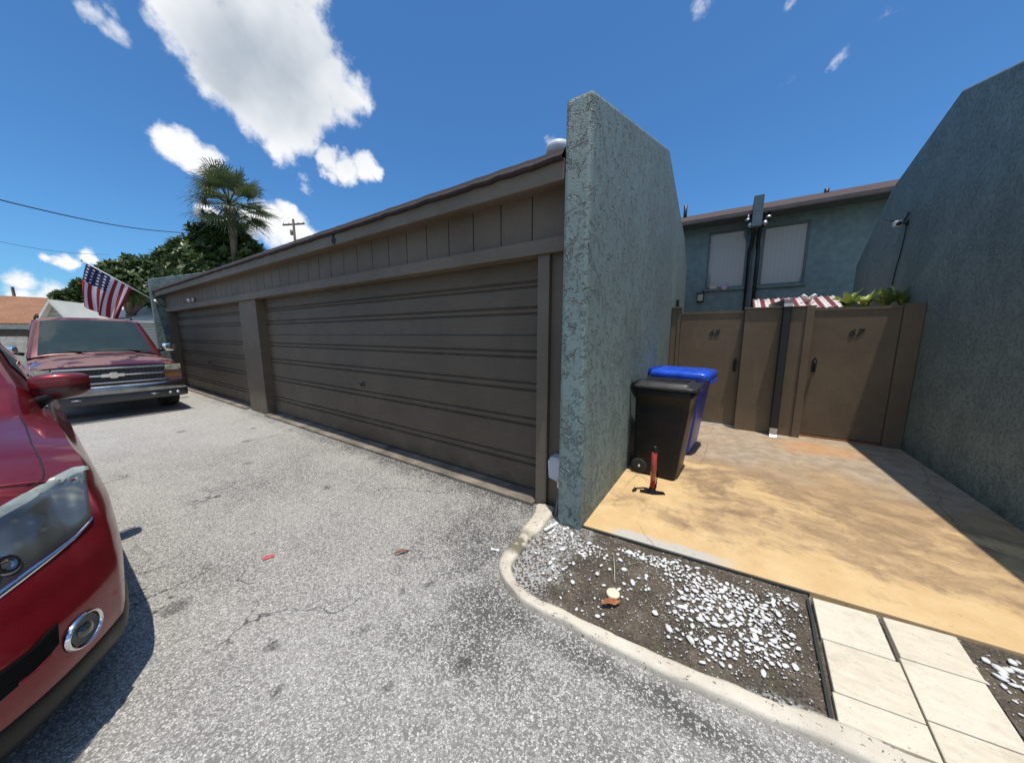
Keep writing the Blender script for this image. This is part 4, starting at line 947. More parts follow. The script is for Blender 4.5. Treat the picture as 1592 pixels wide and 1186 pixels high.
# surface patches on the body, given in body (s, height) or found by dropping points on the bodywork
bpy.context.view_layer.update()
def bvh_of(o):
    bm = bmesh.new(); bm.from_mesh(o.data); t = BVHTree.FromBMesh(bm); bm.free(); return t
BV = bvh_of(body); off = NC.location
def hit(px_, py_):
    r = ray(px_, py_); loc, nor, idx, dist = BV.ray_cast(CP-off, r, 30)
    return (loc, nor) if loc else (None, None)
def patch(poly, nu, nv, lift, edge_lift=None):
    """bilinear grid over 4 border curves given as point lists: top (left->right) and bottom"""
    top, bot = poly
    def samp(L, t):
        k = t*(len(L)-1); i = min(int(k), len(L)-2); f = k-i; return (L[i][0]+(L[i+1][0]-L[i][0])*f, L[i][1]+(L[i+1][1]-L[i][1])*f)
    rows = []
    for j in range(nv+1):
        row = []
        for i in range(nu+1):
            a = samp(top, i/nu); c = samp(bot, i/nu); t = j/nv; q = (a[0]+(c[0]-a[0])*t, a[1]+(c[1]-a[1])*t)
            loc, nor = hit(*q)
            if loc is None: loc, nor = row[-1][1] if row else (Vector((0, 0, 0)), Vector((0, 0, 1)))
            l = lift if edge_lift is None or (0 < i < nu and 0 < j < nv) else edge_lift
            row.append((loc+nor*l, (loc, nor)))
        rows.append(row)
    return [[tuple(p[0]) for p in r] for r in rows]
def mirror_rows(rows): return [[(p[0], -p[1], p[2]) for p in r] for r in rows]
def m_lens():
    m, g, b = newmat('headlight_lens'); p = g.obj()
    n = g.noise(g.v('MULTIPLY', p, (1.5, 1.5, 4)), 2.0, 2, .4, 0.2); v = g.vor(g.v('MULTIPLY', p, (1, 1, 1.4)), 16, 'F1')
    c = g.mix(g.ss(n, .3, .7), (0.055, 0.062, 0.06), (0.17, 0.185, 0.178)); c = g.mix(g.ss(v, .0, .3, .15, 0), c, (0.5, 0.54, 0.53))
    g.put(b.inputs['Base Color'], c); b.inputs['Roughness'].default_value = .22; b.inputs['Metallic'].default_value = .55
    b.inputs['Coat Weight'].default_value = 1; b.inputs['Coat Roughness'].default_value = .04
    bump(g, b, g.m('SINE', g.m('MULTIPLY', g.sep(p)[1], 120)), .2, .004); return m
M['lens'] = m_lens()
M['lens_edge'] = simple('hazed_lens_edge', (0.27, 0.30, 0.265), .3, coat=1, var=.2)
M['dark_chrome'] = simple('darkened_chrome', (0.28, 0.29, 0.30), .18, 1.0)  # plain chrome darkened: the bumper's dark reflections are put into its colour
HL = ([(-70,838),(-30,812),(0,791),(40,768),(80,746),(112,730),(132,726)], [(-70,965),(-30,937),(0,914),(40,885),(80,857),(115,830),(142,802)])
LE = ([(-70,836),(-30,810),(0,789),(40,766),(80,744),(112,728),(134,725)], [(-70,850),(-30,825),(0,806),(40,784),(80,758),(114,739),(136,731)])
CS = ([(-70,968),(-30,940),(0,916),(40,887),(80,859),(115,832),(143,803)], [(-70,985),(-30,955),(0,930),(40,900),(80,869),(115,840),(145,806)])
GR = ([(-60,1082),(-20,1058),(10,1036),(45,1010),(72,982),(88,966)], [(-60,1130),(-20,1105),(10,1080),(45,1050),(76,1018),(90,1000)])
M['void'] = simple('matt_black', (0.006, 0.006, 0.006), .9, spec=0.1)
for sgn in (1, -1):
    fx = (lambda r: r) if sgn == 1 else mirror_rows
    h = MB().grid(fx(patch(HL, 40, 16, .006, .001))).build('headlight', M['lens'], NC)
    MB().grid(fx(patch(LE, 40, 4, .0085, .006))).build('lens_rim', M['lens_edge'], h)
    MB().grid(fx(patch(CS, 40, 3, .011, .002))).build('chrome_strip', M['chrome'], NC)
    MB().grid(fx(patch(GR, 48, 16, .007, .004))).build('air_slot', M['void'], NC)
    MB().grid(fx(patch(([(24,1062),(50,1042),(76,1016)], [(24,1066),(50,1045),(76,1018)]), 24, 2, .014, .009))).build('slot_blade', M['red'], NC)
    # reflector bowl inside the lamp
    for (cx_, cy_, rr) in ((6, 880, .034), (-45, 905, .05)):
        loc, nor = hit(cx_, cy_)
        if loc:
            q = nor.to_track_quat('Z', 'Y'); b = MB(); b.lathe([(rr*.35, .004), (rr*.55, .008), (rr*.8, .010), (rr, .007), (rr*1.05, .0045)], (0, 0, 0), 'z', 28)
            b.v = [tuple((q@Vector(v))+loc+nor*.004) for v in b.v]; b.v = [(v[0], v[1]*sgn, v[2]) for v in b.v]; b.build('reflector', M['dark_chrome'], h)
    loc, nor = hit(130, 978); q = nor.to_track_quat('Z', 'Y')
    def put(prof, mat, name, par, n=40):
        b = MB(); b.lathe(prof, (0, 0, 0), 'z', n); b.v = [tuple((q@Vector((v[0]*1.12, v[1]*.9, v[2])))+loc) for v in b.v]; b.v = [(v[0], v[1]*sgn, v[2]) for v in b.v]
        return b.build(name, mat, par)
    fg = put([(0, .004), (.043, .005), (.050, .006)], M['glass'], 'fog_lamp', NC)
    put([(.056, .004), (.058, .010), (.061, .012), (.064, .010), (.066, .004), (.067, .0)], M['chrome'], 'chrome_ring', fg)
    put([(.0, .020), (.014, .018), (.024, .010), (.028, .005)], M['lens'], 'bulb', fg, 24)
# lower valance of bare plastic
def band(z0, z1, s0, s1, n, side, lift, nk=6):
    rows = []
    for i in range(n+1):
        s = s0+(s1-s0)*i/n; x, y, fr = outline(s); row = []
        for k in range(nk+1):
            z = z0+(z1-z0)*k/nk; X = x-rec(z)*fr; Y = max(0, y-tumble(z, x)*(y/HW))
            l = lift*(1 if 0 < k < nk else .2); row.append((X+l*fr, (Y+l*(1-fr*.6))*side, z))
        rows.append(row)
    return rows
def valance_rows(side):
    rows = []
    for i in range(61):
        s = .535+(1-.535)*i/60; x, y, fr = outline(s); row = []
        for z, l in ((.16, -.06), (.165, -.005), (.19, .006), (.24, .010), (.285, .010), (.305, .006), (.315, -.002)):
            X = x-rec(z)*fr; Y = max(0, y-tumble(z, x)*(y/HW)); row.append((X+l*max(.2, fr), (Y+l*(1-fr*.6) if y > .01 else 0)*side, z))
        rows.append(row)
    return rows
b = MB(); b.grid(valance_rows(1)); b.grid(valance_rows(-1)); b.build('valance', M['black'], NC)
b = MB()
for sd in (1, -1): b.grid(band(.24, .34, .20, .425, 20, sd, .012))
b.build('sill_cladding', M['black'], NC)
# inner floor pan hides the open arches
MB().box(-4.3, -.35, -.56, .56, .20, .75).build('underbody', M['black_metal'], NC)
# grille across the nose centre
rows = []
for i in range(25):
    y = -.40+.8*i/24
    rows.append([(-rec(z)*1.0-0.56*(abs(y)/HW)**3.3+.012, y, z) for z in (.50, .54, .58, .64, .70, .76)])
gr_ = MB().grid(rows).build('grille', M['black'], NC)
b = MB()
for z in (.55, .62, .69): b.tube([(-rec(z)-0.56*(abs(y)/HW)**3.3+.022, y, z) for y in [-.38+.076*i for i in range(11)]], .009, 8)
b.build('grille_bar', M['chrome'], gr_)
# cabin
def cab(x):
    bz = tri(x, [(-4.4, 1.10), (-3.4, 1.09), (-2.2, 1.045), (-1.55, 1.01)])
    bw = tri(x, [(-4.4, .70), (-3.6, .77), (-2.4, .79), (-1.9, .775), (-1.55, .72)])
    rz = tri(x, [(-4.45, 1.12), (-4.05, 1.56), (-3.2, 1.63), (-2.65, 1.61), (-2.45, 1.56), (-1.55, 1.05)])
    if x > -2.55: rz = 1.06+(1.57-1.06)*((-1.55-x)/1.0)**.92
    rw = bw-(rz-bz)*.40
    return bz, bw, rz, rw
def cabrow(x, n=24, lift=0, a0=0, a1=1, side=1):
    bz, bw, rz, rw = cab(x); row = []
    for k in range(n+1):
        a = a0+(a1-a0)*k/n
        if a < .42:
            t = a/.42; y = bw+(rw-bw)*t+.018*math.sin(math.pi*t); z = bz-.03+(rz-.03-bz+.03)*t; ny, nz = .92, .38
        else:
            t = (a-.42)/.58; y = rw*(1-t)-.0; z = rz-.03+.035*(1-(1-min(1, t*1.3))**2)+(.03*math.sin(t*math.pi/2)); ny, nz = .1, 1
        row.append((x+(lift*.6 if x > -2.5 and a > .42 else 0), (y+lift*ny)*side, z+lift*nz))
    return row
b = MB(); xs_ = [-4.44+(4.44-1.56)*i/48 for i in range(49)]
for sd in (1, -1): b.grid([cabrow(x, 36, side=sd) for x in xs_])
b.add([cabrow(-4.44)[k] for k in range(25)]+[cabrow(-4.44, side=-1)[k] for k in range(25)][::-1], [tuple(range(50))])
cabin = b.build('cabin', M['red'], NC)
b = MB()
for sd in (1, -1): b.grid([cabrow(x, 14, .006, .50, 1.0, sd) for x in [-2.50+.90*i/16 for i in range(17)]])
b.build('windscreen', M['glass'], NC)
for sd in (1, -1):
    for (xa, xb) in ((-3.05, -2.25), (-3.85, -3.12)):
        MB().grid([cabrow(x, 8, .006, .10, .36 if x < -2.45 else .32, sd) for x in [xa+(xb-xa)*i/12 for i in range(13)]]).build('side_window', M['glass'], NC)
    MB().tube([cabrow(x, 1, .012, .055, .06, sd)[0] for x in [-3.95+2.05*i/20 for i in range(21)]], .010, 8).build('window_trim', M['chrome'], NC)
b = MB(); b.tube([(-1.70, -.62, 1.075), (-1.62, -.2, 1.09), (-1.60, .0, 1.09), (-1.62, .3, 1.09), (-1.75, .66, 1.07)], .016, 8)
b.tube([(-1.66, .10, 1.10), (-1.74, .35, 1.125), (-1.82, .60, 1.12)], .011, 8); b.build('wiper', M['black'], NC)
# panel gap between bonnet and wing
for sd in (1, -1):
    pts = []
    for i in range(19):
        s = .30+.37*i/18; p = body_point(s, NZ+2); pts.append((p.x, p.y*sd, p.z+.0005))
    MB().tube(pts, .0028, 6).build('bonnet_gap', M['black_metal'], NC)
def superell(mb, c, r, e=.55, n=20, m=28, half=None, fn=None):
    rows = []
    for i in range(n+1):
        th = -math.pi/2+math.pi*i/n
        if half == 'top': th = max(th, 0)-.0
        if half == 'bot': th = min(th, 0)
        row = []
        for k in range(m+1):
            ph = 2*math.pi*k/m; sp = lambda v, p: math.copysign(abs(v)**p, v)
            p = Vector((sp(math.cos(th), e)*sp(math.cos(ph), e)*r[0], sp(math.cos(th), e)*sp(math.sin(ph), e)*r[1], sp(math.sin(th), e)*r[2]))
            if fn: p = fn(p)
            row.append((p.x+c[0], p.y+c[1], p.z+c[2]))
        rows.append(row)
    mb.grid(rows)
for sd in (1, -1):
    fn = lambda p: Vector((p.x-.2*abs(p.y), p.y*sd, p.z*(1-1.6*max(0, p.y))+.05*p.y))
    b = MB(); superell(b, (-1.93, sd*.85, 1.18), (.075, .120, .080), .5, half='top', fn=fn); mr = b.build('mirror', M['red'], NC)
    b = MB(); superell(b, (-1.93, sd*.85, 1.177), (.072, .117, .085), .5, half='bot', fn=fn); b.build('mirror_base', simple('dark_red_mirror_base', (0.06, 0.006, 0.008), .3, coat=.6), mr)
    b = MB(); b.tube([(-1.90, sd*.72, 1.06), (-1.90, sd*.80, 1.12), (-1.92, sd*.86, 1.14)], [.04, .032, .03], 10); b.build('mirror_arm', M['black'], mr)
    # door mirror glass faces the rear
    b = MB(); b.prism([(sd*.76, 1.135), (sd*.94, 1.14), (sd*.95, 1.225), (sd*.77, 1.235)], -2.035, -2.03, 'x'); b.build('mirror_glass', M['glass'], mr)

# --- far vehicle: a large older sport utility, nose towards +x
T = thing('sport_utility_vehicle', 'older faded maroon sport utility vehicle with chrome bumper and cracked-clear-coat hood parked facing the viewer', 'car', (-9.05, 0.82, 0)); T.scale = (1, 1.05, .985)
TW = .86
def tsec(x, zb, zt, w, crown, low=.05):
    """half section of the lower body, bottom to hood centre"""
    return [(x, 0, zb), (x, (w-low)*.9, zb), (x, w-low, zb+.04), (x, w-.012, zb+.18), (x, w, zb+(zt-zb)*.45), (x, w-.005, zb+(zt-zb)*.72), (x, w-.03, zt-.10), (x, w-.075, zt-.035), (x, w-.16, zt), (x, w*.55, zt+crown*.7), (x, w*.25, zt+crown), (x, 0, zt+crown)]
def mirrored(sec): return sec+[(p[0], -p[1], p[2]) for p in sec[::-1]]
b = MB(); stations = [(-.06, .62, .955, .80, .015), (-.03, .50, .965, .825, .018), (-.12, .42, 1.0, .85, .03), (-.5, .40, 1.04, .86, .05), (-1.15, .40, 1.085, .86, .06), (-1.40, .40, 1.10, .86, .05), (-3.2, .40, 1.12, .86, .02), (-4.9, .42, 1.12, .84, .02), (-4.95, .5, 1.08, .82, .01)]
rings = []
def lerp(a, c, t): return a+(c-a)*t
secs = []
for (a, c) in zip(stations, stations[1:]):
    for k in range(8): secs.append(tuple(lerp(a[i], c[i], k/8) for i in range(5)))
secs.append(stations[-1])
rows = [mirrored(tsec(*s)) for s in secs]
b.grid(rows); b.add([Vector(p) for p in rows[0]], [tuple(range(len(rows[0])))]); b.add([Vector(p) for p in rows[-1]], [tuple(range(len(rows[-1])))])
tb = b.build('body', M['maroon'], T)
cut = []
for x in (-.92, -3.75):
    for s in (-1, 1):
        n = 40; rr = .44; cb = MB(); cb.prism([(x+rr*math.cos(2*math.pi*k/n), .40+rr*math.sin(2*math.pi*k/n)) for k in range(n)], s*.55, s*1.0, 'y'); cut.append(cb.build('cutter', None))
for c in cut: c.parent = T
apply_bool(tb, cut)
for p in tb.data.polygons: p.use_smooth = True
try: tb.data.set_sharp_from_angle(angle=R(32))
except Exception: pass
for x in (-.92, -3.75):
    for s in (-1, 1): wheel(T, x, s*.73, .385, .25, s)
MB().box(-4.6, -.35, -.54, .54, .30, .8).build('underbody', M['black_metal'], T)
def tcab(x):
    rz = 1.84 if x < -2.15 else 1.10+(1.84-1.10)*((-1.30-x)/.85)**.9
    if x < -4.7: rz = 1.84-(-4.7-x)*2.2
    bz = 1.10; bw = .80; rw = bw-(rz-bz)*.20
    return bz, bw, rz, rw
def trow(x, n=20, lift=0, a0=0, a1=1, side=1):
    bz, bw, rz, rw = tcab(x); row = []
    for k in range(n+1):
        a = a0+(a1-a0)*k/n
        if a < .42: t = a/.42; row.append((x, (bw+(rw-bw)*t+lift)*side, bz-.03+(rz-.04-bz+.03)*t))
        else:
            t = (a-.42)/.58; row.append((x+(lift if x > -2.2 else 0), rw*(1-t)*side*.995, rz-.04+.05*(1-(1-min(1, t*2.5))**2)+.02*math.sin(t*1.57)+lift*.6))
    return row
b = MB(); X_ = [-4.90+3.58*i/60 for i in range(61)]
for sd in (1, -1): b.grid([trow(x, 24, side=sd) for x in X_])
e = trow(-4.90)+trow(-4.90, side=-1)[::-1]; b.add(e, [tuple(range(len(e)))])
b.build('cabin', M['maroon'], T)
b = MB()
for sd in (1, -1): b.grid([trow(x, 10, .008, .50, 1, sd) for x in [-2.08+.74*i/12 for i in range(13)]])
b.build('windscreen', M['glass'], T)
for sd in (1, -1):
    for xa, xb in ((-2.95, -2.2), (-3.75, -3.05), (-4.6, -3.85)):
        MB().grid([trow(x, 6, .006, .09, .36, sd) for x in [xa+(xb-xa)*i/8 for i in range(9)]]).build('side_window', M['glass'], T)
    MB().tube([(-4.5, sd*.58, 1.86), (-4.4, sd*.58, 1.93), (-2.5, sd*.58, 1.92), (-2.35, sd*.58, 1.86)], .018, 8).build('roof_rail', M['black'], T)
    # mirrors
    b = MB(); superell(b, (-1.62, sd*.965, 1.24), (.06, .115, .085), .5); mr = b.build('mirror', M['chrome'], T)
    b = MB(); b.tube([(-1.58, sd*.80, 1.16), (-1.60, sd*.90, 1.19)], .03, 8); b.build('mirror_arm', M['black'], mr)
# front
b = MB(); b.box(-.06, -.016, -.585, .585, .665, .935); grl = b.build('grille', M['black_metal'], T)
b = MB(); 
for z0, z1 in ((.915, .945), (.655, .680)): b.box(-.03, .012, -.60, .60, z0, z1)
for s in (-1, 1): b.box(-.03, .010, s*.60-.012, s*.60+.012, .68, .915)
b.box(-.03, .018, -.585, .585, .785, .815)
b.build('grille_frame', M['chrome'], grl, bevel=.006)
b = MB()
for z in (.70, .73, .76, .84, .87, .90): b.box(-.02, -.004, -.583, .583, z-.004, z+.004)
for k in range(23): b.box(-.03, -.008, -.55+.05*k-.003, -.55+.05*k+.003, .68, .915)
b.build('grille_slats', simple('dark_grille_slat', (0.07, 0.07, 0.07), .4), grl)
bw_ = [(-.16, .03), (-.06, .03), (-.045, .055), (.045, .055), (.06, .03), (.16, .03), (.145, -.03), (.06, -.03), (.045, -.055), (-.045, -.055), (-.06, -.03), (-.175, -.03)]
b = MB(); b.prism([(p[0]*.8, .80+p[1]) for p in bw_], .018, .036, 'x'); b.build('emblem', M['chrome'], grl, bevel=.004)
M['oldlens'] = simple('yellowed_lamp_lens', (0.50, 0.49, 0.36), .2, coat=1, var=.2, vs=12)
M['amber'] = simple('amber_lamp_lens', (0.30, 0.14, 0.05), .2, coat=1)
for s in (-1, 1):
    y0, y1 = sorted((s*.615, s*.825))
    h = MB().prism([(-.05, y0), (-.002 if s > 0 else -.05, y0), (.006 if s > 0 else -.045, y0), (-.045 if s > 0 else .006, y1), (-.09, y1)], .835, .940, 'z').build('headlight', M['oldlens'], T, bevel=.006)
    MB().prism([(-.05, y0), (.004 if s > 0 else -.045, y0), (-.045 if s > 0 else .004, y1), (-.09, y1)], .70, .80, 'z').build('turn_signal', M['amber'], T, bevel=.006)
    MB().prism([(-.05, y0), (.010 if s > 0 else -.040, y0), (-.038 if s > 0 else .010, y1), (-.09, y1)], .806, .828, 'z').build('chrome_divider', M['chrome'], T)
def bumper(z0, z1, d, name, mat, par, hw=.87, fw=.07):
    rows = []
    prof = [(z0, -.03), (z0+.01, 0), (lerp(z0, z1, .3), .012), (lerp(z0, z1, .75), .014), (z1-.01, 0), (z1, -.05)]
    for i in range(41):
        y = -hw+2*hw*i/40; bx = d-.10*(abs(y)/hw)**4; rows.append([(bx+p[1], y, p[0]) for p in prof])
    o = MB().grid(rows).build(name, mat, par, solid=-.02); return o
bp = bumper(.47, .615, .10, 'bumper', M['dark_chrome'], T)
bumper(.33, .47, .085, 'bumper_valance', simple('dark_grey_bumper', (0.055, 0.055, 0.058), .45), T, .86)
for s in (-1, 1):
    b = MB(); b.box(.06, .102, s*.42-.10, s*.42+.10, .385, .435); sl_ = b.build('tow_slot', M['black_metal'], T, bevel=.004)
    b = MB(); b.tube([(.10, s*.42-.06, .41), (.115, s*.42, .415), (.10, s*.42+.06, .41)], .010, 8); b.build('tow_hook', M['chrome'], sl_)
    for yy in (.62, .72):
        MB().lathe([(0, .098), (.022, .098), (.024, .085)], (0, s*yy, .40), 'x', 12).build('bumper_lamp', M['galv'], T)
MB().box(-.05, .0, -.83, .83, .615, .655).build('lower_trim', M['maroon'], T)
b = MB(); b.tube([(-1.30, .55, 1.165), (-1.42, .15, 1.22), (-1.50, .0, 1.27)], .012, 6); b.tube([(-1.30, -.15, 1.175), (-1.40, -.50, 1.21), (-1.44, -.62, 1.23)], .012, 6); b.build('wiper', M['black'], T)

# ------------------------------------------------------------------ background buildings
def gable(name, label, c, rz, w, d, h, rise, wall, roofm, over=.4, kind='house'):
    t = thing(name, label, kind, c, rz)
    MB().prism([(-d/2, 0), (d/2, 0), (d/2, h), (0, h+rise-.06), (-d/2, h)], -w/2, w/2, 'x').build('wall', wall, t)
    k = rise/(d/2); b = MB()
    o = over; b.prism([(-d/2-o, h-k*o), (-d/2-o, h-k*o+.12), (0, h+rise+.12), (d/2+o, h-k*o+.12), (d/2+o, h-k*o), (0, h+rise)], -w/2-.3, w/2+.3, 'x'); b.build('roof', roofm, t); return t
def m_siding():
    m, g, b = newmat('grey_lap_siding'); p = g.obj(); z = g.sep(p)[2]; f = g.m('FRACT', g.m('DIVIDE', z, .16))
    c = g.mix(g.ss(f, .78, .95), (0.40, 0.42, 0.38), (0.13, 0.14, 0.12)); g.put(b.inputs['Base Color'], c); b.inputs['Roughness'].default_value = .7
    bump(g, b, f, .6, .03); return m
M['siding'] = m_siding()
M['white_roof'] = simple('white_metal_roof', (0.74, 0.71, 0.62), .5, var=.05, vs=1)
def facade(xa, xb, D1, D2, dep):
    a = at_d(xa, 500, D1); c = at_d(xb, 500, D2); a.z = c.z = 0; m_ = (a+c)/2; d_ = (c-a); ang = math.atan2(d_.y, d_.x); nrm = Vector((-math.sin(ang), math.cos(ang), 0))
    return m_+nrm*dep/2, ang, d_.length
c_, an, wd_ = facade(86, 330, 28, 25, 5.2)
t = gable('siding_house', 'single-storey house with grey lap siding and a pale metal roof behind the maroon vehicle', c_, an, wd_, 5.2, 2.2, 1.05, M['siding'], M['white_roof'], .25)
c_, an, wd_ = facade(60, 122, 22.5, 22.0, 2.0)
t = gable('siding_porch', 'small gabled porch with grey lap siding in front of the pale metal roof', c_, an+R(90), 2.0, wd_*.72, 2.0, .72, M['siding'], M['white_roof'], .06, 'porch')
c_, an, wd_ = facade(-420, 120, 36, 34, 8.0)
t = gable('brown_roof_house', 'low house with a rusty brown shingle roof at the left edge', c_, an, wd_, 8, 2.25, 1.55, simple('shaded_wall_paint', (0.10, 0.10, 0.09), .8), M['shingle_tan'], .6)
b = MB(); b.box(-wd_/2, wd_/2, -4.66, -4.61, 1.80, 2.05); b.build('gutter', simple('grey_gutter', (0.25, 0.29, 0.28), .5), t)
tag(MB().box(-24, -23.85, -14, 2.6, 0, 1.42).build('yard_wall', simple('pale_wall_paint', (0.5, 0.48, 0.42), .8)), 'low pale yard wall beyond the parked vehicles', 'wall')

# ------------------------------------------------------------------ trees
def crown(mb, c, r, n, L, w, rnd):
    for _ in range(n):
        u = rnd.uniform(-1, 1); a = rnd.uniform(0, 6.283); s_ = math.sqrt(1-u*u); dd = Vector((s_*math.cos(a), s_*math.sin(a), u))
        rr = rnd.uniform(.55, 1.0)**.5; nz = 1+.55*noise.noise(dd*2.2+Vector(c)*.7)
        p = Vector(c)+Vector((dd.x*r[0], dd.y*r[1], dd.z*r[2]))*rr*nz
        ax = (dd*0.8+Vector((rnd.gauss(0, .3), rnd.gauss(0, .3), .55))).normalized()
        t1 = ax.orthogonal().normalized(); t2 = ax.cross(t1); k0 = rnd.uniform(0, 6.28)
        for j in range(6):
            a = k0+j*1.047+rnd.uniform(-.25, .25); o = (t1*math.cos(a)+t2*math.sin(a)); tipd = (o*.85+ax*rnd.uniform(.15, .75)).normalized(); ll = L*rnd.uniform(.7, 1.15); sd = tipd.cross(ax).normalized()*w
            b0 = p; m_ = p+tipd*ll*.5; e = p+tipd*ll+Vector((0, 0, -.12*ll))
            mb.add([b0, m_+sd, e, m_-sd], [(0, 1, 2, 3)])
def tree(name, label, base, blobs, trunk_r, n, L, w, seed, group=None):
    rnd = random.Random(seed); t = thing(name, label, 'tree', base, 0, group); base = Vector(base)
    b = MB(); top = Vector((0, 0, blobs[0][0][2]*.55)); b.tube([(0, 0, -.1), (.05, .03, top.z*.5), tuple(top)], [trunk_r*1.3, trunk_r, trunk_r*.8], 10)
    for (c, r) in blobs:
        mid = top.lerp(Vector(c), .5)+Vector((0, 0, .2)); b.tube([tuple(top), tuple(mid), c], [trunk_r*.6, trunk_r*.35, trunk_r*.12], 7)
    b.build('trunk', M['bark'], t); b = MB(); tot = sum(r[0]*r[2] for c, r in blobs)
    for (c, r) in blobs: crown(b, c, r, int(n*r[0]*r[2]/tot), L, w, rnd)
    b.build('crown', M['leaf_tree'], t); return t
def rel(px_, py_, D, base): q = at_d(px_, py_, D); return (q.x-base[0], q.y-base[1], q.z)
def px_tree(name, label, bpx, D, blobpx, **k):
    q = at_d(bpx, 500, D); base = (q.x, q.y, 0); bl = []
    for (x, y, r, dd) in blobpx:
        c = rel(x, y, D+dd, base); sc = (at_d(x, y, D+dd)-at_d(x+10, y, D+dd)).length/10; R_ = r*sc*.8; bl.append((c, (R_, R_, R_*.8)))
    return tree(name, label, base, bl, **k)
px_tree('broadleaf_tree', 'dark green broadleaf tree rising behind the garage roof below the palm', 330, 24,
        [(300, 398, 45, 0), (328, 368, 36, .5), (378, 384, 30, .3), (352, 372, 26, -.3), (360, 388, 40, 0), (385, 400, 32, -.5), (270, 405, 34, 0), (318, 420, 44, -.8), (350, 425, 44, .8), (395, 415, 24, 0)], trunk_r=.22, n=1600, L=.40, w=.085, seed=3)
px_tree('broadleaf_tree', 'wide dark broadleaf tree to the left behind the flag', 205, 27,
        [(185, 425, 34, 0), (215, 418, 36, .6), (245, 425, 36, 0), (200, 445, 42, -.6), (235, 450, 44, .6), (165, 425, 18, 0), (260, 450, 36, 0)], trunk_r=.24, n=1600, L=.40, w=.085, seed=4)
px_tree('broadleaf_tree', 'small low dark tree just left of the flag above the pale roof', 112, 33,
        [(112, 463, 20, 0), (95, 462, 13, 0), (130, 452, 16, .3), (125, 468, 20, 0), (128, 442, 10, 0)], trunk_r=.14, n=700, L=.42, w=.085, seed=5)
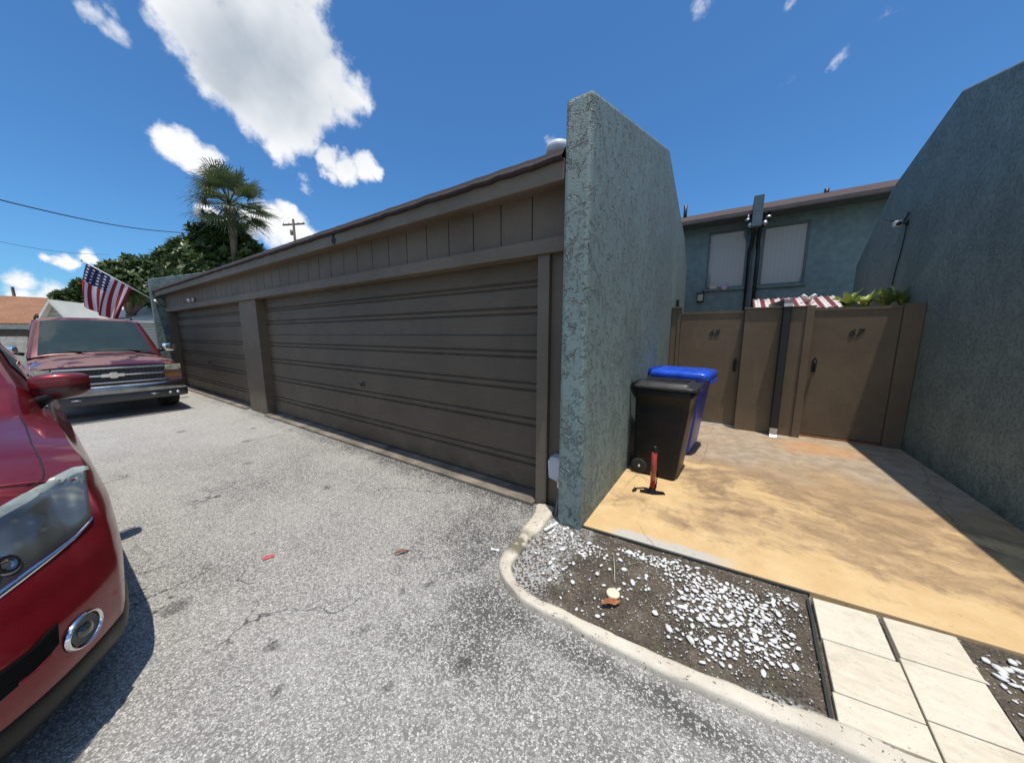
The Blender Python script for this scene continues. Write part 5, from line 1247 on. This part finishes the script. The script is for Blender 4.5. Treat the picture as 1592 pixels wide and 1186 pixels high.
# sabal palm
q = at_d(378, 500, 23); PB = Vector((q.x, q.y, 0)); q2 = at_d(364, 318, 23); HT = q2.z
PA = thing('palm_tree', 'tall cabbage palm with a round head of fan fronds above the garage', 'palm tree', PB)
b = MB(); prof = [(0, 0, -.1)]; pts = [(.03*math.sin(z), .02*math.cos(z*.7), z) for z in [HT*.97*i/12 for i in range(13)]]; b.tube(pts, [.22]+[.155]*9+[.17, .20, .24], 14)
for i in range(40):
    a = i*2.4; z = HT*.97-.9+.9*i/40; b.tube([(.19*math.cos(a), .19*math.sin(a), z), (.34*math.cos(a), .34*math.sin(a), z+.22)], [.05, .02], 5)
b.build('trunk', M['bark'], PA)
b = MB(); rnd = random.Random(11); top = Vector((0, 0, HT-.05)); st = MB()
for i in range(52):
    a = i*2.39996+rnd.uniform(-.35, .35); f = (i+.5)/52; el = R(86-142*f**.85+rnd.uniform(-8, 8))
    dd = Vector((math.cos(a)*math.cos(el), math.sin(a)*math.cos(el), math.sin(el))); Ls = rnd.uniform(.95, 1.30)
    hub = top+dd*Ls+Vector((0, 0, -.10*Ls*math.cos(el))); st.tube([tuple(top), tuple(top+dd*Ls*.5+Vector((0, 0, .03))), tuple(hub)], [.025, .018, .014], 5)
    side = dd.cross(Vector((0, 0, 1))); side = side.normalized() if side.length > .01 else Vector((1, 0, 0)); upv = side.cross(dd).normalized()
    for k in range(26):
        g_ = R(-118+236*k/25); fd = (dd*math.cos(g_)+side*math.sin(g_)+upv*.18).normalized(); ll = rnd.uniform(.72, 1.0)*(1-.25*abs(g_)/2.1)*1.15
        w_ = side.cross(fd).normalized()*.004+fd.cross(upv).normalized()*.027
        p1 = hub+fd*ll*.45; p2 = hub+fd*ll*.8+Vector((0, 0, -.06*ll)); p3 = hub+fd*ll+Vector((0, 0, -.24*ll))
        b.add([hub-w_*.3, hub+w_*.3, p1+w_, p1-w_, p2+w_*.7, p2-w_*.7, p3], [(0, 1, 2, 3), (3, 2, 4, 5), (5, 4, 6)])
b.build('fronds', M['leaf_palm'], PA); st.build('frond_stems', M['leaf_palm'], PA)
# utility pole and lines
q = at_d(456, 345, 42); 
UP = thing('utility_pole', 'brown wooden utility pole with a crossarm showing above the garage roof', 'utility pole', (q.x, q.y, 0), R(25))
MB().tube([(0, 0, 0), (0, 0, q.z+.25)], [.16, .11], 12).build('pole', M['wood'], UP)
b = MB(); b.box(-1.25, 1.25, -.06, .06, q.z-.32, q.z-.18); b.build('crossarm', M['wood'], UP)
b = MB()
for x in (-1.15, -.55, .55, 1.15): b.lathe([(.03, q.z-.18), (.05, q.z-.1), (.03, q.z-.02), (0, q.z)], (x, 0, 0), 'z', 10)
b.build('insulator', M['galv'], UP)
MB().lathe([(0, q.z-1.3), (.13, q.z-1.28), (.15, q.z-.8), (0, q.z-.75)], (-.32, 0, 0), 'z', 12).build('transformer', simple('grey_can', (0.2, 0.2, 0.2), .5), UP)
def cable(name, pts, r, label):
    b = MB(); b.tube(pts, r, 6); tag(b.build(name, M['cable']), label, 'wire')
A_ = at_d(-60, 296, 22); B_ = at_d(300, 363, 30); n = 16
cable('overhead_wire', [tuple(A_.lerp(B_, i/n)+Vector((0, 0, -.30*math.sin(math.pi*i/n)))) for i in range(n+1)], .022, 'black overhead wire sloping down across the sky at left to the trees')
A_ = at_d(-20, 372, 40); B_ = at_d(170, 396, 46)
cable('overhead_wire', [tuple(A_.lerp(B_, i/n)+Vector((0, 0, -.25*math.sin(math.pi*i/n)))) for i in range(n+1)], .012, 'faint thin overhead wire low in the sky above the flag')
q = at_d(24, 470, 60); q3 = at_d(19, 446, 60)
b = MB(); b.tube([(q.x, q.y, 0), (q3.x, q3.y, q3.z)], [.18, .10], 8); b.box(q3.x-.5, q3.x+.5, q3.y-.05, q3.y+.05, q3.z-.15, q3.z-.05)
tag(b.build('distant_pole', M['wood']), 'small distant pole leaning above the brown roof at far left', 'pole')
